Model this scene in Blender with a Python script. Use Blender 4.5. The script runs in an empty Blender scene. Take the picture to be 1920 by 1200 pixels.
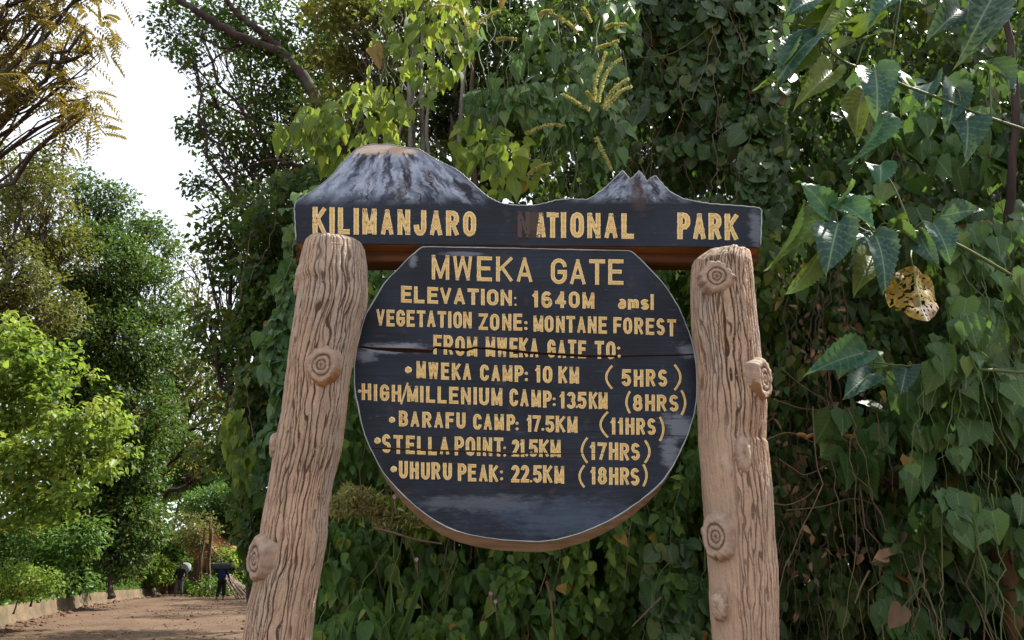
import bpy, math, random
import numpy as np
from mathutils import Vector, Matrix

# ------------------------------------------------------------------ camera, sky, sun, exposure
scene = bpy.context.scene
COL = scene.collection
R = math.radians
F_PX, PITCH, EYE = 1387.0, R(18.4), 1.6
cam_d = bpy.data.cameras.new("camera")
cam_d.sensor_width = 36.0
cam_d.lens = 26.0
cam_d.clip_end = 3000
cam = bpy.data.objects.new("camera", cam_d)
cam.location = (0, 0, EYE)
cam.rotation_euler = (R(90) + PITCH, 0, 0)
COL.objects.link(cam)
scene.camera = cam

SUN_EL, SUN_AZ = R(52), R(64)          # azimuth clockwise from +Y (towards +X)
world = bpy.data.worlds.new("World")
scene.world = world
world.use_nodes = True
wn = world.node_tree.nodes
sky = wn.new("ShaderNodeTexSky")
sky.sky_type = 'NISHITA'
sky.sun_disc = False
sky.sun_elevation = SUN_EL
sky.sun_rotation = SUN_AZ
sky.dust_density = 2.5
sky.air_density = 1.0
bg = wn["Background"]
bg.inputs["Strength"].default_value = 0.15
# a bright, thinly clouded sky: pale cloud over the clear sky colour
tc_ = wn.new("ShaderNodeTexCoord"); cl_ = wn.new("ShaderNodeTexNoise"); cr_ = wn.new("ShaderNodeMapRange"); mx_ = wn.new("ShaderNodeMix")
mx_.data_type = 'RGBA'; cl_.inputs["Scale"].default_value = 2.2; cl_.inputs["Detail"].default_value = 5
cr_.inputs[1].default_value = .30; cr_.inputs[2].default_value = .62; cr_.inputs[3].default_value = .55; cr_.inputs[4].default_value = 1.0
mx_.inputs[7].default_value = (3.6, 3.75, 3.95, 1)
wl_ = world.node_tree.links
wl_.new(tc_.outputs["Generated"], cl_.inputs["Vector"]); wl_.new(cl_.outputs[0], cr_.inputs[0]); wl_.new(cr_.outputs[0], mx_.inputs[0])
wl_.new(sky.outputs[0], mx_.inputs[6]); wl_.new(mx_.outputs[2], bg.inputs[0])
sun_d = bpy.data.lights.new("sun", 'SUN')
sun_d.energy = 4.7
sun_d.angle = R(0.5)
sun_d.color = (1.0, 0.95, 0.86)
sun = bpy.data.objects.new("sun", sun_d)
sdir = Vector((math.sin(SUN_AZ) * math.cos(SUN_EL), math.cos(SUN_AZ) * math.cos(SUN_EL), math.sin(SUN_EL)))
sun.rotation_euler = sdir.to_track_quat('Z', 'Y').to_euler()
sun.location = (20, 15, 30)
COL.objects.link(sun)
scene.view_settings.view_transform = 'Standard'
scene.view_settings.look = 'None'
scene.view_settings.exposure = 1.36
scene.view_settings.gamma = 1.0
scene.cycles.max_bounces = 8
scene.cycles.diffuse_bounces = 3
scene.cycles.transmission_bounces = 5
scene.cycles.glossy_bounces = 2
scene.cycles.use_denoising = True

# ------------------------------------------------------------------ placing helpers
CP, SP = math.cos(PITCH), math.sin(PITCH)

def ray(px, py):
    px = np.asarray(px, float); py = np.asarray(py, float)
    x = (px - 960) / F_PX
    y = -(py - 600) / F_PX
    return np.stack([x, CP - y * SP, SP + y * CP], -1)

def at(px, py, Y):
    """the point of the vertical plane y = Y seen at photo pixel (px, py)"""
    d = ray(px, py)
    t = np.asarray(Y, float) / d[..., 1]
    return d * t[..., None] + np.array([0, 0, EYE])

def ground(px, py, z=0.0):
    d = ray(px, py)
    t = (z - EYE) / d[..., 2]
    return d * t[..., None] + np.array([0, 0, EYE])

def ppm(px, py, Y):
    """photo pixels per metre at that place"""
    d = ray(px, py)
    return F_PX / (Y / d[..., 1])

# ------------------------------------------------------------------ numpy noise
def _hash(ix, iy, iz, seed):
    h = (ix.astype(np.int64) * 374761393 + iy.astype(np.int64) * 668265263 + iz.astype(np.int64) * 2147483647 + seed * 144665) & 0xffffffff
    h = ((h ^ (h >> 13)) * 1274126177) & 0xffffffff
    h = (h ^ (h >> 16)) & 0xffffffff
    return h.astype(np.float64) / 4294967295.0 * 2 - 1

def noise3(x, y, z, seed=0):
    x, y, z = np.broadcast_arrays(np.asarray(x, float), np.asarray(y, float), np.asarray(z, float))
    ix, iy, iz = np.floor(x), np.floor(y), np.floor(z)
    fx, fy, fz = x - ix, y - iy, z - iz
    fx = fx * fx * (3 - 2 * fx); fy = fy * fy * (3 - 2 * fy); fz = fz * fz * (3 - 2 * fz)
    r = 0
    for a in (0, 1):
        for b in (0, 1):
            for c in (0, 1):
                w = (fx if a else 1 - fx) * (fy if b else 1 - fy) * (fz if c else 1 - fz)
                r = r + w * _hash(ix + a, iy + b, iz + c, seed)
    return r

def fbm(x, y, z, seed=0, oct=3):
    r, a, f = 0, 1.0, 1.0
    for o in range(oct):
        r = r + a * noise3(np.asarray(x) * f, np.asarray(y) * f, np.asarray(z) * f, seed + o)
        a *= 0.5; f *= 2.03
    return r

def sstep(a, b, x):
    t = np.clip((x - a) / (b - a), 0, 1)
    return t * t * (3 - 2 * t)

# ------------------------------------------------------------------ mesh building
class MB:
    """collects vertices, faces, uv, per-face tint; builds ONE mesh"""
    def __init__(self):
        self.v = []; self.loops = []; self.tot = []; self.uv = []; self.tint = []; self.mat = []
        self.n = 0; self.attr = []
    def add(self, v, faces, tint=None, uv=None, mat=0, attr=None):
        """faces: list of (k, array of shape (m, k)); tint: one value per face of all, uv per vertex"""
        v = np.asarray(v, float).reshape(-1, 3)
        nf = 0
        for f in faces:
            f = np.asarray(f, np.int64)
            if f.size == 0: continue
            self.loops.append((f + self.n).ravel())
            self.tot.append(np.full(len(f), f.shape[1]))
            nf += len(f)
        self.v.append(v)
        self.uv.append(np.zeros((len(v), 2)) if uv is None else np.asarray(uv, float))
        self.attr.append(np.zeros(len(v)) if attr is None else np.broadcast_to(np.asarray(attr, float), (len(v),)))
        self.tint.append(np.full(nf, 0.5) if tint is None else np.broadcast_to(np.asarray(tint, float), (nf,)))
        self.mat.append(np.full(nf, mat))
        self.n += len(v)
        return self
    def build(self, name, mats, parent=None, smooth=False, origin=None, uv=False):
        me = bpy.data.meshes.new(name)
        v = np.concatenate(self.v)
        if origin is not None: v = v - np.asarray(origin)
        loops = np.concatenate(self.loops); tot = np.concatenate(self.tot)
        me.vertices.add(len(v)); me.vertices.foreach_set("co", v.astype(np.float32).ravel())
        me.loops.add(len(loops)); me.loops.foreach_set("vertex_index", loops.astype(np.int32))
        me.polygons.add(len(tot))
        start = np.concatenate([[0], np.cumsum(tot)[:-1]])
        me.polygons.foreach_set("loop_start", start.astype(np.int32))
        me.polygons.foreach_set("loop_total", tot.astype(np.int32))
        me.polygons.foreach_set("material_index", np.concatenate(self.mat).astype(np.int32))
        if smooth: me.polygons.foreach_set("use_smooth", np.ones(len(tot), bool))
        if not isinstance(mats, (list, tuple)): mats = [mats]
        for m in mats: me.materials.append(m)
        me.update(calc_edges=True)
        a = me.attributes.new("tint", 'FLOAT', 'FACE'); a.data.foreach_set("value", np.concatenate(self.tint).astype(np.float32))
        at_ = np.concatenate(self.attr)
        if np.any(at_):
            a = me.attributes.new("wear", 'FLOAT', 'POINT'); a.data.foreach_set("value", at_.astype(np.float32))
        if uv:
            l = me.uv_layers.new(name="UVMap")
            l.data.foreach_set("uv", np.concatenate(self.uv)[loops].astype(np.float32).ravel())
        ob = bpy.data.objects.new(name, me)
        COL.objects.link(ob)
        if parent is not None: ob.parent = parent
        elif origin is not None: ob.location = origin
        return ob

def tag(o, label=None, cat=None, group=None, kind=None):
    if label: o["label"] = label
    if cat: o["category"] = cat
    if group: o["group"] = group
    if kind: o["kind"] = kind
    return o

def thing(name, loc, label, cat, group=None):
    o = bpy.data.objects.new(name, None)
    o.empty_display_size = 0.2
    o.location = loc
    COL.objects.link(o)
    return tag(o, label, cat, group)

def tube(mb, pts, rad, sides=6, tint=0.5, mat=0, cap=True):
    pts = np.asarray(pts, float); n = len(pts)
    rad = np.broadcast_to(np.asarray(rad, float), (n,))
    t = np.gradient(pts, axis=0)
    t /= np.linalg.norm(t, axis=1)[:, None] + 1e-9
    ref = np.array([0.13, 0.31, 1.0]) if abs(t[:, 2]).mean() < 0.8 else np.array([1.0, 0.2, 0.1])
    u = np.cross(t, ref); u /= np.linalg.norm(u, axis=1)[:, None] + 1e-9
    w = np.cross(t, u)
    a = np.arange(sides) / sides * 2 * np.pi
    v = pts[:, None] + rad[:, None, None] * (np.cos(a)[None, :, None] * u[:, None] + np.sin(a)[None, :, None] * w[:, None])
    i, j = np.meshgrid(np.arange(n - 1), np.arange(sides), indexing='ij')
    q = np.stack([i * sides + j, i * sides + (j + 1) % sides, (i + 1) * sides + (j + 1) % sides, (i + 1) * sides + j], -1).reshape(-1, 4)
    fs = [q]
    if cap: fs += [np.arange(sides)[None, ::-1], ((n - 1) * sides + np.arange(sides))[None]]
    arc = np.concatenate([[0], np.cumsum(np.linalg.norm(np.diff(pts, axis=0), axis=1))])
    uv = np.stack(np.broadcast_arrays(np.arange(sides)[None] / sides, arc[:, None]), -1).reshape(-1, 2)
    mb.add(v.reshape(-1, 3), fs, tint, uv, mat)

def smooth_path(pts, n):
    """Catmull-Rom through the points"""
    p = np.asarray(pts, float)
    p = np.concatenate([[2 * p[0] - p[1]], p, [2 * p[-1] - p[-2]]])
    k = len(p) - 3
    s = np.linspace(0, k, n); i = np.minimum(s.astype(int), k - 1); t = (s - i)[:, None]
    a, b, c, d = p[i], p[i + 1], p[i + 2], p[i + 3]
    return 0.5 * ((2 * b) + (c - a) * t + (2 * a - 5 * b + 4 * c - d) * t ** 2 + (3 * b - a - 3 * c + d) * t ** 3)

def wander(a, b, n, amp, rng):
    a = np.asarray(a, float); b = np.asarray(b, float)
    t = np.linspace(0, 1, n)[:, None]
    p = a * (1 - t) + b * t
    off = np.cumsum(rng.normal(0, 1, (n, 3)), 0)
    off -= off[0] * (1 - t) + off[-1] * t
    return p + off * amp / max(1, n ** 0.5)

# ------------------------------------------------------------------ leaves
def T_far():
    v = [(0, 0, 0), (-.5, .42, .10), (.5, .42, .10), (0, 1, -.08)]
    return np.array(v), [np.array([[0, 2, 3], [0, 3, 1]])], None

def T_rows(rows, lobes=0.0):
    """rows: (y, half width, z mid, z side) between a base point and a tip point"""
    v = [(0, 0, 0)]
    for y, h, zm, zs in rows: v += [(-h, y, zs), (0, y if y > 0 else 0.0, zm), (h, y, zs)]
    v.append((0, 1, rows[-1][2] - 0.05))
    tri, quad = [], []
    tri += [(0, 2, 1), (0, 3, 2)]
    for k in range(len(rows) - 1):
        a = 1 + 3 * k; b = a + 3
        quad += [(a, a + 1, b + 1, b), (a + 1, a + 2, b + 2, b + 1)]
    a = 1 + 3 * (len(rows) - 1); t = len(v) - 1
    tri += [(a, a + 1, t), (a + 1, a + 2, t)]
    v = np.array(v, float)
    return v, [np.array(tri), np.array(quad)], np.stack([v[:, 0] + .5, v[:, 1]], -1)

def _uv(v): return np.stack([v[:, 0] + .5, v[:, 1]], -1)
TF = T_far()
TM = T_rows([(.28, .46, 0, .09), (.62, .36, -.05, .03)])
def T_heart():
    v = np.array([(0, 0, 0), (-.22, -.11, -.01), (.22, -.11, -.01), (-.5, .14, .03), (0, .2, .02), (.5, .14, .03), (-.41, .45, .05), (0, .5, .02), (.41, .45, .05),
                  (-.17, .78, .03), (0, .78, .0), (.17, .78, .03), (0, 1.02, -.05)], float)
    tri = np.array([(0, 4, 1), (1, 4, 3), (0, 2, 4), (2, 5, 4), (9, 10, 12), (10, 11, 12)])
    quad = np.array([(3, 4, 7, 6), (4, 5, 8, 7), (6, 7, 10, 9), (7, 8, 11, 10)])
    return v, [tri, quad], _uv(v)
TH = T_heart()
TR = T_rows([(-.05, .30, 0, .04), (.2, .5, 0, .09), (.55, .48, -.03, .06), (.85, .26, -.07, -.02)])
def T_big(n=13, seed=1, wav=.05, fold=.12, curl=.18, nt=(.0, 1.0)):
    """a large toothed leaf blade, 5 columns"""
    rg = np.random.default_rng(seed)
    ys = np.linspace(0.0, 1, n)
    prof = np.interp(ys, [0, .06, .18, .35, .55, .75, .9, 1], [.08, .30, .46, .5, .43, .27, .12, .005])
    prof = prof * (1 + .05 * np.where(np.arange(n) % 2, 1, -1)) + rg.normal(0, .006, n)
    v = []; uv = []
    for k, y in enumerate(ys):
        ridge = .016 * (1 if k % 2 else -1)
        for c in (-1, -.5, 0, .5, 1):
            x = prof[k] * c
            z = fold * abs(x) * 1.3 + curl * (y - y ** 2) + ridge * (1 - abs(abs(c) - .5) * 1.2) * (abs(c) > 0) + wav * abs(c) * math.sin(6 * y + c * 2 + seed)
            v.append((x, y - .10 * abs(c) * (1 - y) + 0, z)); uv.append((x + .5, y))
    q = []
    for k in range(n - 1):
        for c in range(4):
            a = k * 5 + c
            q.append((a, a + 1, a + 6, a + 5))
    return np.array(v), [np.array(q)], np.array(uv)

def add_leaves(mb, P, D, N, L, W, T, tint, mat=0):
    tv, tf, tuv = T
    P = np.asarray(P); n = len(P)
    D = D / (np.linalg.norm(D, axis=1)[:, None] + 1e-9)
    X = np.cross(D, N); X /= np.linalg.norm(X, axis=1)[:, None] + 1e-9
    Nn = np.cross(X, D)
    L = np.broadcast_to(np.asarray(L, float), (n,)); W = np.broadcast_to(np.asarray(W, float), (n,))
    v = (P[:, None] + tv[None, :, 0, None] * (W[:, None] * X)[:, None] + tv[None, :, 1, None] * (L[:, None] * D)[:, None]
         + tv[None, :, 2, None] * (L[:, None] * Nn)[:, None])
    k = len(tv)
    off = (np.arange(n) * k)[:, None, None]
    faces = [(f[None] + off).reshape(-1, f.shape[1]) for f in tf]
    tint = np.broadcast_to(np.asarray(tint, float), (n,))
    tt = np.concatenate([np.repeat(tint, len(f)) for f in tf])
    uv = None if tuv is None else np.tile(tuv, (n, 1))
    mb.add(v.reshape(-1, 3), faces, tt, uv, mat)

# ------------------------------------------------------------------ shader helper
class NT:
    def __init__(self, name):
        self.m = bpy.data.materials.new(name); self.m.use_nodes = True
        self.t = self.m.node_tree; self.n = self.t.nodes; self.l = self.t.links
        self.bsdf = self.n["Principled BSDF"]; self.out = self.n["Material Output"]
    def put(self, sock, val):
        if isinstance(val, Sk): val = val.s
        if hasattr(val, "is_output"): self.l.new(val, sock)
        elif val is not None:
            if isinstance(val, (tuple, list)) and len(val) == 3 and sock.type == 'RGBA': val = (*val, 1)
            sock.default_value = val
    def node(self, typ, ins=None, out=0, **kw):
        nd = self.n.new(typ)
        for k, v in kw.items(): setattr(nd, k, v)
        for k, v in (ins or {}).items(): self.put(nd.inputs[k], v)
        return Sk(self, nd.outputs[out])
    def math(self, op, a, b=0.0, c=0.0):
        return self.node("ShaderNodeMath", {0: a, 1: b, 2: c}, operation=op)
    def mix(self, f, a, b, blend='MIX'):
        nd = self.n.new("ShaderNodeMix"); nd.data_type = 'RGBA'; nd.blend_type = blend
        self.put(nd.inputs[0], f); self.put(nd.inputs[6], a); self.put(nd.inputs[7], b)
        return Sk(self, nd.outputs[2])
    def ramp(self, f, stops, interp='LINEAR'):
        nd = self.n.new("ShaderNodeValToRGB"); cr = nd.color_ramp; cr.interpolation = interp
        while len(cr.elements) < len(stops): cr.elements.new(.5)
        for e, (p, c) in zip(cr.elements, stops):
            e.position = p; e.color = (*c, 1) if len(c) == 3 else c
        self.put(nd.inputs[0], f)
        return Sk(self, nd.outputs[0])
    def step(self, a, b, x):
        nd = self.n.new("ShaderNodeMapRange"); nd.interpolation_type = 'SMOOTHSTEP'
        self.put(nd.inputs[0], x); self.put(nd.inputs[1], a); self.put(nd.inputs[2], b)
        return Sk(self, nd.outputs[0])
    def obj(self): return self.node("ShaderNodeTexCoord", out=3)
    def attr(self, name): return self.node("ShaderNodeAttribute", out=2, attribute_name=name)
    def xyz(self, v):
        nd = self.n.new("ShaderNodeSeparateXYZ"); self.put(nd.inputs[0], v)
        return [Sk(self, o) for o in nd.outputs]
    def vec(self, x, y, z): return self.node("ShaderNodeCombineXYZ", {0: x, 1: y, 2: z})
    def noise(self, v, scale, detail=3, rough=.55, dist=0.0, color=False):
        return self.node("ShaderNodeTexNoise", {"Vector": v, "Scale": scale, "Detail": detail, "Roughness": rough, "Distortion": dist}, out=1 if color else 0)
    def scale(self, v, s):
        nd = self.n.new("ShaderNodeMapping"); self.put(nd.inputs[0], v); nd.inputs[3].default_value = s
        return Sk(self, nd.outputs[0])
    def bump(self, h, strength=.3, dist=.01):
        return self.node("ShaderNodeBump", {"Strength": strength, "Distance": dist, "Height": h})
    def done(self, color=None, rough=.6, spec=.4, normal=None, metal=0):
        self.put(self.bsdf.inputs["Base Color"], color); self.put(self.bsdf.inputs["Roughness"], rough)
        self.put(self.bsdf.inputs["Specular IOR Level"], spec); self.put(self.bsdf.inputs["Metallic"], metal)
        if normal is not None: self.put(self.bsdf.inputs["Normal"], normal)
        return self.m

class Sk:
    def __init__(self, nt, s): self.nt, self.s = nt, s
    def __add__(self, o): return self.nt.math('ADD', self, o)
    __radd__ = __add__
    def __sub__(self, o): return self.nt.math('SUBTRACT', self, o)
    def __rsub__(self, o): return self.nt.math('SUBTRACT', o, self)
    def __mul__(self, o): return self.nt.math('MULTIPLY', self, o)
    __rmul__ = __mul__
    def __truediv__(self, o): return self.nt.math('DIVIDE', self, o)
    def abs(self): return self.nt.math('ABSOLUTE', self)
    def sat(self): return self.nt.node("ShaderNodeClamp", {0: self})

def leaf_mat(name, stops, trans=(.30, .42, .05), tmix=.38, rough=.42, spec=.2, veins=0.0, warm=(1.22, .98, .70)):
    m = NT(name)
    t = m.attr("tint")
    c = m.ramp(t, [(p, (r * warm[0], g * warm[1], b * warm[2])) for p, (r, g, b) in stops])
    tc = m.mix(.55, c, trans)
    if veins:
        uv = m.node("ShaderNodeTexCoord", out=2)
        x, y, _ = m.xyz(uv)
        ax = (x - .5).abs()
        w = m.math('FRACT', y * 7.5 - ax * 4.0)
        blot_ = m.noise(m.obj(), 45, 2)
        lat = 1 - m.step(0.0, .16, (w - .5).abs() * 1.0)
        mid = 1 - m.step(.006, .03, ax)
        v = m.math('MAXIMUM', lat * .45, mid)
        c = m.mix(v * veins, c, (.20, .30, .14))
        blot = m.noise(m.obj(), 9, 3)
        c = m.mix(m.step(.5, .75, blot) * .35, c, (.05, .09, .03))
        m.put(m.bsdf.inputs["Normal"], m.bump(v + blot_ * .6, -.5, .005))
    else:
        blot = m.noise(m.obj(), 14, 2)
        c = m.mix(m.step(.45, .7, blot) * .3, c, (.03, .05, .02))
    m.done(c, rough, spec)
    tr = m.node("ShaderNodeBsdfTranslucent", {"Color": tc})
    mx = m.node("ShaderNodeMixShader", {0: tmix, 1: m.bsdf.outputs[0], 2: tr})
    m.l.new(mx.s, m.out.inputs[0])
    return m.m

def bark_mat(name, a, b, sc=1.0):
    m = NT(name)
    o = m.obj()
    n1 = m.noise(m.scale(o, (9 * sc, 9 * sc, 1.6 * sc)), 1.0, 5, .6)
    n2 = m.noise(o, 2.2 * sc, 3)
    c = m.mix(m.step(.35, .65, n1), a, b)
    c = m.mix(m.step(.5, .7, n2) * .5, c, (.10, .12, .07))
    return m.done(c, .85, .15, m.bump(n1, .5, .02))

def plain(name, col, rough=.7, spec=.3, var=.25, sc=6.0):
    m = NT(name)
    n = m.noise(m.obj(), sc, 4)
    c = m.mix(m.step(.3, .7, n) * var * 2, col, tuple(x * .55 for x in col))
    return m.done(c, rough, spec, m.bump(n, .15, .01))

# ================================================================== THE SETTING
def mat_soil():
    m = NT("forest soil"); o = m.obj()
    n = m.noise(o, 1.3, 5); f = m.noise(o, 14, 4)
    c = m.mix(m.step(.35, .65, n), (.10, .065, .04), (.16, .105, .065))
    c = m.mix(m.step(.55, .7, f) * .6, c, (.05, .045, .025))
    return m.done(c, .95, .1, m.bump(f, .6, .03))
def mat_road():
    m = NT("red dirt"); o = m.obj()
    n = m.noise(o, .6, 5); f = m.noise(o, 7, 5, .7); g = m.noise(o, 45, 3)
    c = m.mix(m.step(.3, .7, n), (.085, .056, .038), (.13, .087, .058))
    c = m.mix(m.step(.5, .68, f) * .7, c, (.09, .05, .032))
    c = m.mix(m.step(.58, .7, g) * .5, c, (.24, .165, .115))
    return m.done(c, .95, .1, m.bump(m.math('ADD', f, g * .5), .8, .05))
def mat_concrete():
    m = NT("dusty concrete"); o = m.obj()
    n = m.noise(o, 1.7, 5); f = m.noise(m.scale(o, (3, 3, 9)), 2.0, 4)
    c = m.mix(m.step(.35, .65, n), (.14, .105, .064), (.10, .072, .045))
    c = m.mix(m.step(.5, .62, m.noise(m.scale(o, (1.2, 1.2, .5)), 1.0, 5)) * .6, c, (.06, .055, .035))
    c = m.mix(m.step(.5, .7, f) * .6, c, (.075, .05, .028))
    return m.done(c, .9, .15, m.bump(f, .4, .02))

SOIL, ROAD, CONC = mat_soil(), mat_road(), mat_concrete()

# kerb line in the world, from the near left to where the road bends
kpx = [(-420, 1290), (0, 1180), (87, 1158), (162, 1140), (225, 1129), (287, 1119.5), (330, 1114)]
KERB = smooth_path([ground(a, b) for a, b in kpx], 60)

mb = MB()
gx = np.linspace(-1, 1, 60); g = np.sign(gx) * np.abs(gx) ** 3 * 700
X, Yg = np.meshgrid(g, g + 20, indexing='ij')
Z = fbm(X * .15, Yg * .15, 0, 5) * .06 * (np.hypot(X, Yg - 4) > 6) - .03
Z[(X > -40) & (X < 5) & (Yg < 46)] = -.03
i, j = np.meshgrid(np.arange(59), np.arange(59), indexing='ij')
q = np.stack([i * 60 + j, (i + 1) * 60 + j, (i + 1) * 60 + j + 1, i * 60 + j + 1], -1).reshape(-1, 4)
mb.add(np.stack([X, Yg, Z], -1), [q])
tag(mb.build("ground", SOIL, smooth=True), kind="structure")

# the dirt road, a displaced sheet between the kerb and the sign side
mb = MB(); nx, ny = 170, 60
rows = []
for k in range(ny):
    p = KERB[k]
    s = np.linspace(-.35, 1, nx) ** 1.0
    right = np.array([p[0] + 13 + .10 * (p[1] - 10), p[1] - 2, 0])
    ln = p[None] + (right - p)[None] * s[:, None]
    rows.append(ln)
P = np.array(rows)
rz = .02 + .03 * fbm(P[..., 0] * .9, P[..., 1] * .5, 0, 21) + .012 * fbm(P[..., 0] * 5, P[..., 1] * 5, 0, 22)
u = np.linspace(-.35, 1, nx)
rz = rz - .05 * np.exp(-((u - .33) / .05) ** 2) - .05 * np.exp(-((u - .5) / .05) ** 2)
P[..., 2] = np.maximum(rz, -.015) + .02
i, j = np.meshgrid(np.arange(ny - 1), np.arange(nx - 1), indexing='ij')
q = np.stack([i * nx + j, i * nx + j + 1, (i + 1) * nx + j + 1, (i + 1) * nx + j], -1).reshape(-1, 4)
mb.add(P, [q])
tag(mb.build("road", ROAD, smooth=True), kind="structure")

# sloping concrete kerb with joints
rng = np.random.default_rng(3)
mb = MB()
tk = np.gradient(KERB, axis=0); tk /= np.linalg.norm(tk, axis=1)[:, None]
nk = np.stack([-tk[:, 1], tk[:, 0], 0 * tk[:, 0]], -1)
nk *= np.sign((nk * np.array([-1, 0, 0])).sum(1))[:, None]      # away from the road
KH = .56 - .10 * np.linspace(0, 1, 60)
KH = KH + .03 * noise3(np.arange(60) * .4, 0, 0, 8)
prof = [(0, -.05), (.02, .03), (.10, .2), (.19, .5), (.24, .93), (.30, 1.0), (.55, 1.0), (.60, .6)]
V = np.stack([KERB + nk * a + np.array([0, 0, 1]) * (KH * b)[:, None] for a, b in prof], 1)
V += .012 * noise3(V[..., 0] * 3, V[..., 1] * 3, V[..., 2] * 6, 9)[..., None]
m_ = len(prof)
i, j = np.meshgrid(np.arange(59), np.arange(m_ - 1), indexing='ij')
q = np.stack([i * m_ + j, i * m_ + j + 1, (i + 1) * m_ + j + 1, (i + 1) * m_ + j], -1).reshape(-1, 4)
mb.add(V, [q])
tag(mb.build("kerb", CONC), kind="structure")

# the soil bank behind the kerb
mb = MB(); rows = []
for k in range(60):
    d = np.array([.55, 1.2, 2.5, 5, 10, 25])
    h = KH[k] - .03 + np.array([0, .15, .45, .9, 1.5, 2.2])
    r = KERB[k][None] + nk[k][None] * d[:, None]
    r[:, 2] = h + .12 * noise3(r[:, 0], r[:, 1], 0, 12) * (d > 1)
    rows.append(r)
mb.add(np.array(rows), [np.stack([a * 6 + b for a, b in ((i, j), (i, j + 1), (i + 1, j + 1), (i + 1, j))], -1).reshape(-1, 4)
                        for i, j in [np.meshgrid(np.arange(59), np.arange(5), indexing='ij')]])
tag(mb.build("terrain", SOIL, smooth=True), kind="structure")

# loose stones that have rolled against the kerb, and gravel on the road
ico = np.array([(0, 0, 1), (.89, 0, .45), (.28, .85, .45), (-.72, .53, .45), (-.72, -.53, .45), (.28, -.85, .45), (.72, .53, -.45), (-.28, .85, -.45), (-.89, 0, -.45), (-.28, -.85, -.45), (.72, -.53, -.45), (0, 0, -1)])
icf = np.array([(0, 1, 2), (0, 2, 3), (0, 3, 4), (0, 4, 5), (0, 5, 1), (1, 6, 2), (2, 7, 3), (3, 8, 4), (4, 9, 5), (5, 10, 1), (6, 7, 2), (7, 8, 3), (8, 9, 4), (9, 10, 5), (10, 6, 1), (6, 11, 7), (7, 11, 8), (8, 11, 9), (9, 11, 10), (10, 11, 6)])
def stones(mb, P, r, rng):
    n = len(P)
    v = ico[None] * (1 + rng.normal(0, .22, (n, 12, 1))) * r[:, None, None] * np.array([1, 1, .65]) * (1 + rng.normal(0, .18, (n, 1, 3)))
    v = v + P[:, None]
    mb.add(v.reshape(-1, 3), [(icf[None] + (np.arange(n) * 12)[:, None, None]).reshape(-1, 3)], rng.random(n).repeat(20))
mb = MB(); n = 1500
k = rng.integers(6, 58, n); dist = rng.exponential(.35, n) + .02
P = KERB[k] - nk[k] * dist[:, None] + tk[k] * rng.uniform(-.5, .5, n)[:, None]
r = np.clip(rng.lognormal(-3.4, .55, n), .012, .13) * np.exp(-dist * .5)
P[:, 2] = .03 + r * .3
stones(mb, P, r, rng)
n = 2600
P = np.stack([rng.uniform(-17, -3, n), rng.uniform(13, 40, n), np.full(n, .035)], -1)
stones(mb, P, np.clip(rng.lognormal(-4.1, .5, n), .008, .06), rng)
tag(mb.build("gravel", plain("road stones", (.13, .08, .055), .9, .1)), kind="stuff")

# ================================================================== THE SIGN
YS = 4.0                       # plane of the painted faces
SIGN = thing("gate_sign", (0, YS, 0), "carved dark wooden park gate sign with yellow lettering on two bark textured posts", "sign")
O = np.array([0, YS, 0])

def mat_post():
    m = NT("moulded bark concrete"); o = m.obj()
    gr = m.attr("wear")
    n = m.noise(o, 3.0, 4); f = m.noise(m.scale(o, (26, 26, 7)), 1.0, 5, .65); s = m.noise(m.scale(o, (5, 5, 1.2)), 1.0, 3)
    c = m.mix(m.step(.35, .7, n), (.42, .29, .205), (.35, .25, .18))
    c = m.mix(m.step(.48, .68, s) * .8, c, (.35, .295, .25))
    c = m.mix(m.step(.50, .72, f) * .75, c, (.20, .125, .085))
    c = m.mix(m.step(.55, .7, m.noise(m.scale(o, (3, 3, 1.4)), 1.0, 4)) * .55, c, (.30, .165, .10))
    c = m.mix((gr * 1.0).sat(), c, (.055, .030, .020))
    c = m.mix(m.step(.54, .74, m.noise(m.scale(o, (2.2, 2.2, 1.1)), 1.0, 6, .7)) * .6, c, (.17, .135, .11))
    c = m.mix(m.step(.58, .72, m.noise(m.scale(o, (7, 7, 3)), 1.0, 5, .7)) * .5, c, (.47, .40, .34))
    sp = m.noise(o, 60, 2)
    c = m.mix(m.step(.64, .74, sp) * .5, c, (.46, .40, .35))
    return m.done(c, .8, .2, m.bump(f + sp * .6 + m.noise(o, 140, 2) * .5, .8, .006))
def mat_knot():
    m = NT("painted knot"); o = m.obj(); w = m.attr("wear")
    n = m.noise(o, 30, 4)
    c = m.mix(m.step(.4, .65, n) * .5, (.36, .27, .21), (.26, .18, .13))
    c = m.mix((w * .85).sat(), c, (.085, .045, .03))
    c = m.mix(m.step(.5, .7, m.noise(o, 90, 3)) * .4, c, (.17, .11, .08))
    return m.done(c, .8, .2, m.bump(n, .4, .004))
def mat_stain():
    m = NT("rusty knot collar"); o = m.obj()
    n = m.noise(m.scale(o, (40, 40, 10)), 1.0, 4)
    return m.done(m.mix(m.step(.4, .65, n), (.29, .15, .07), (.20, .115, .065)), .8, .2, m.bump(n, .5, .005))
POSTM, KNOTM, STAINM = mat_post(), mat_knot(), mat_stain()

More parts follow.
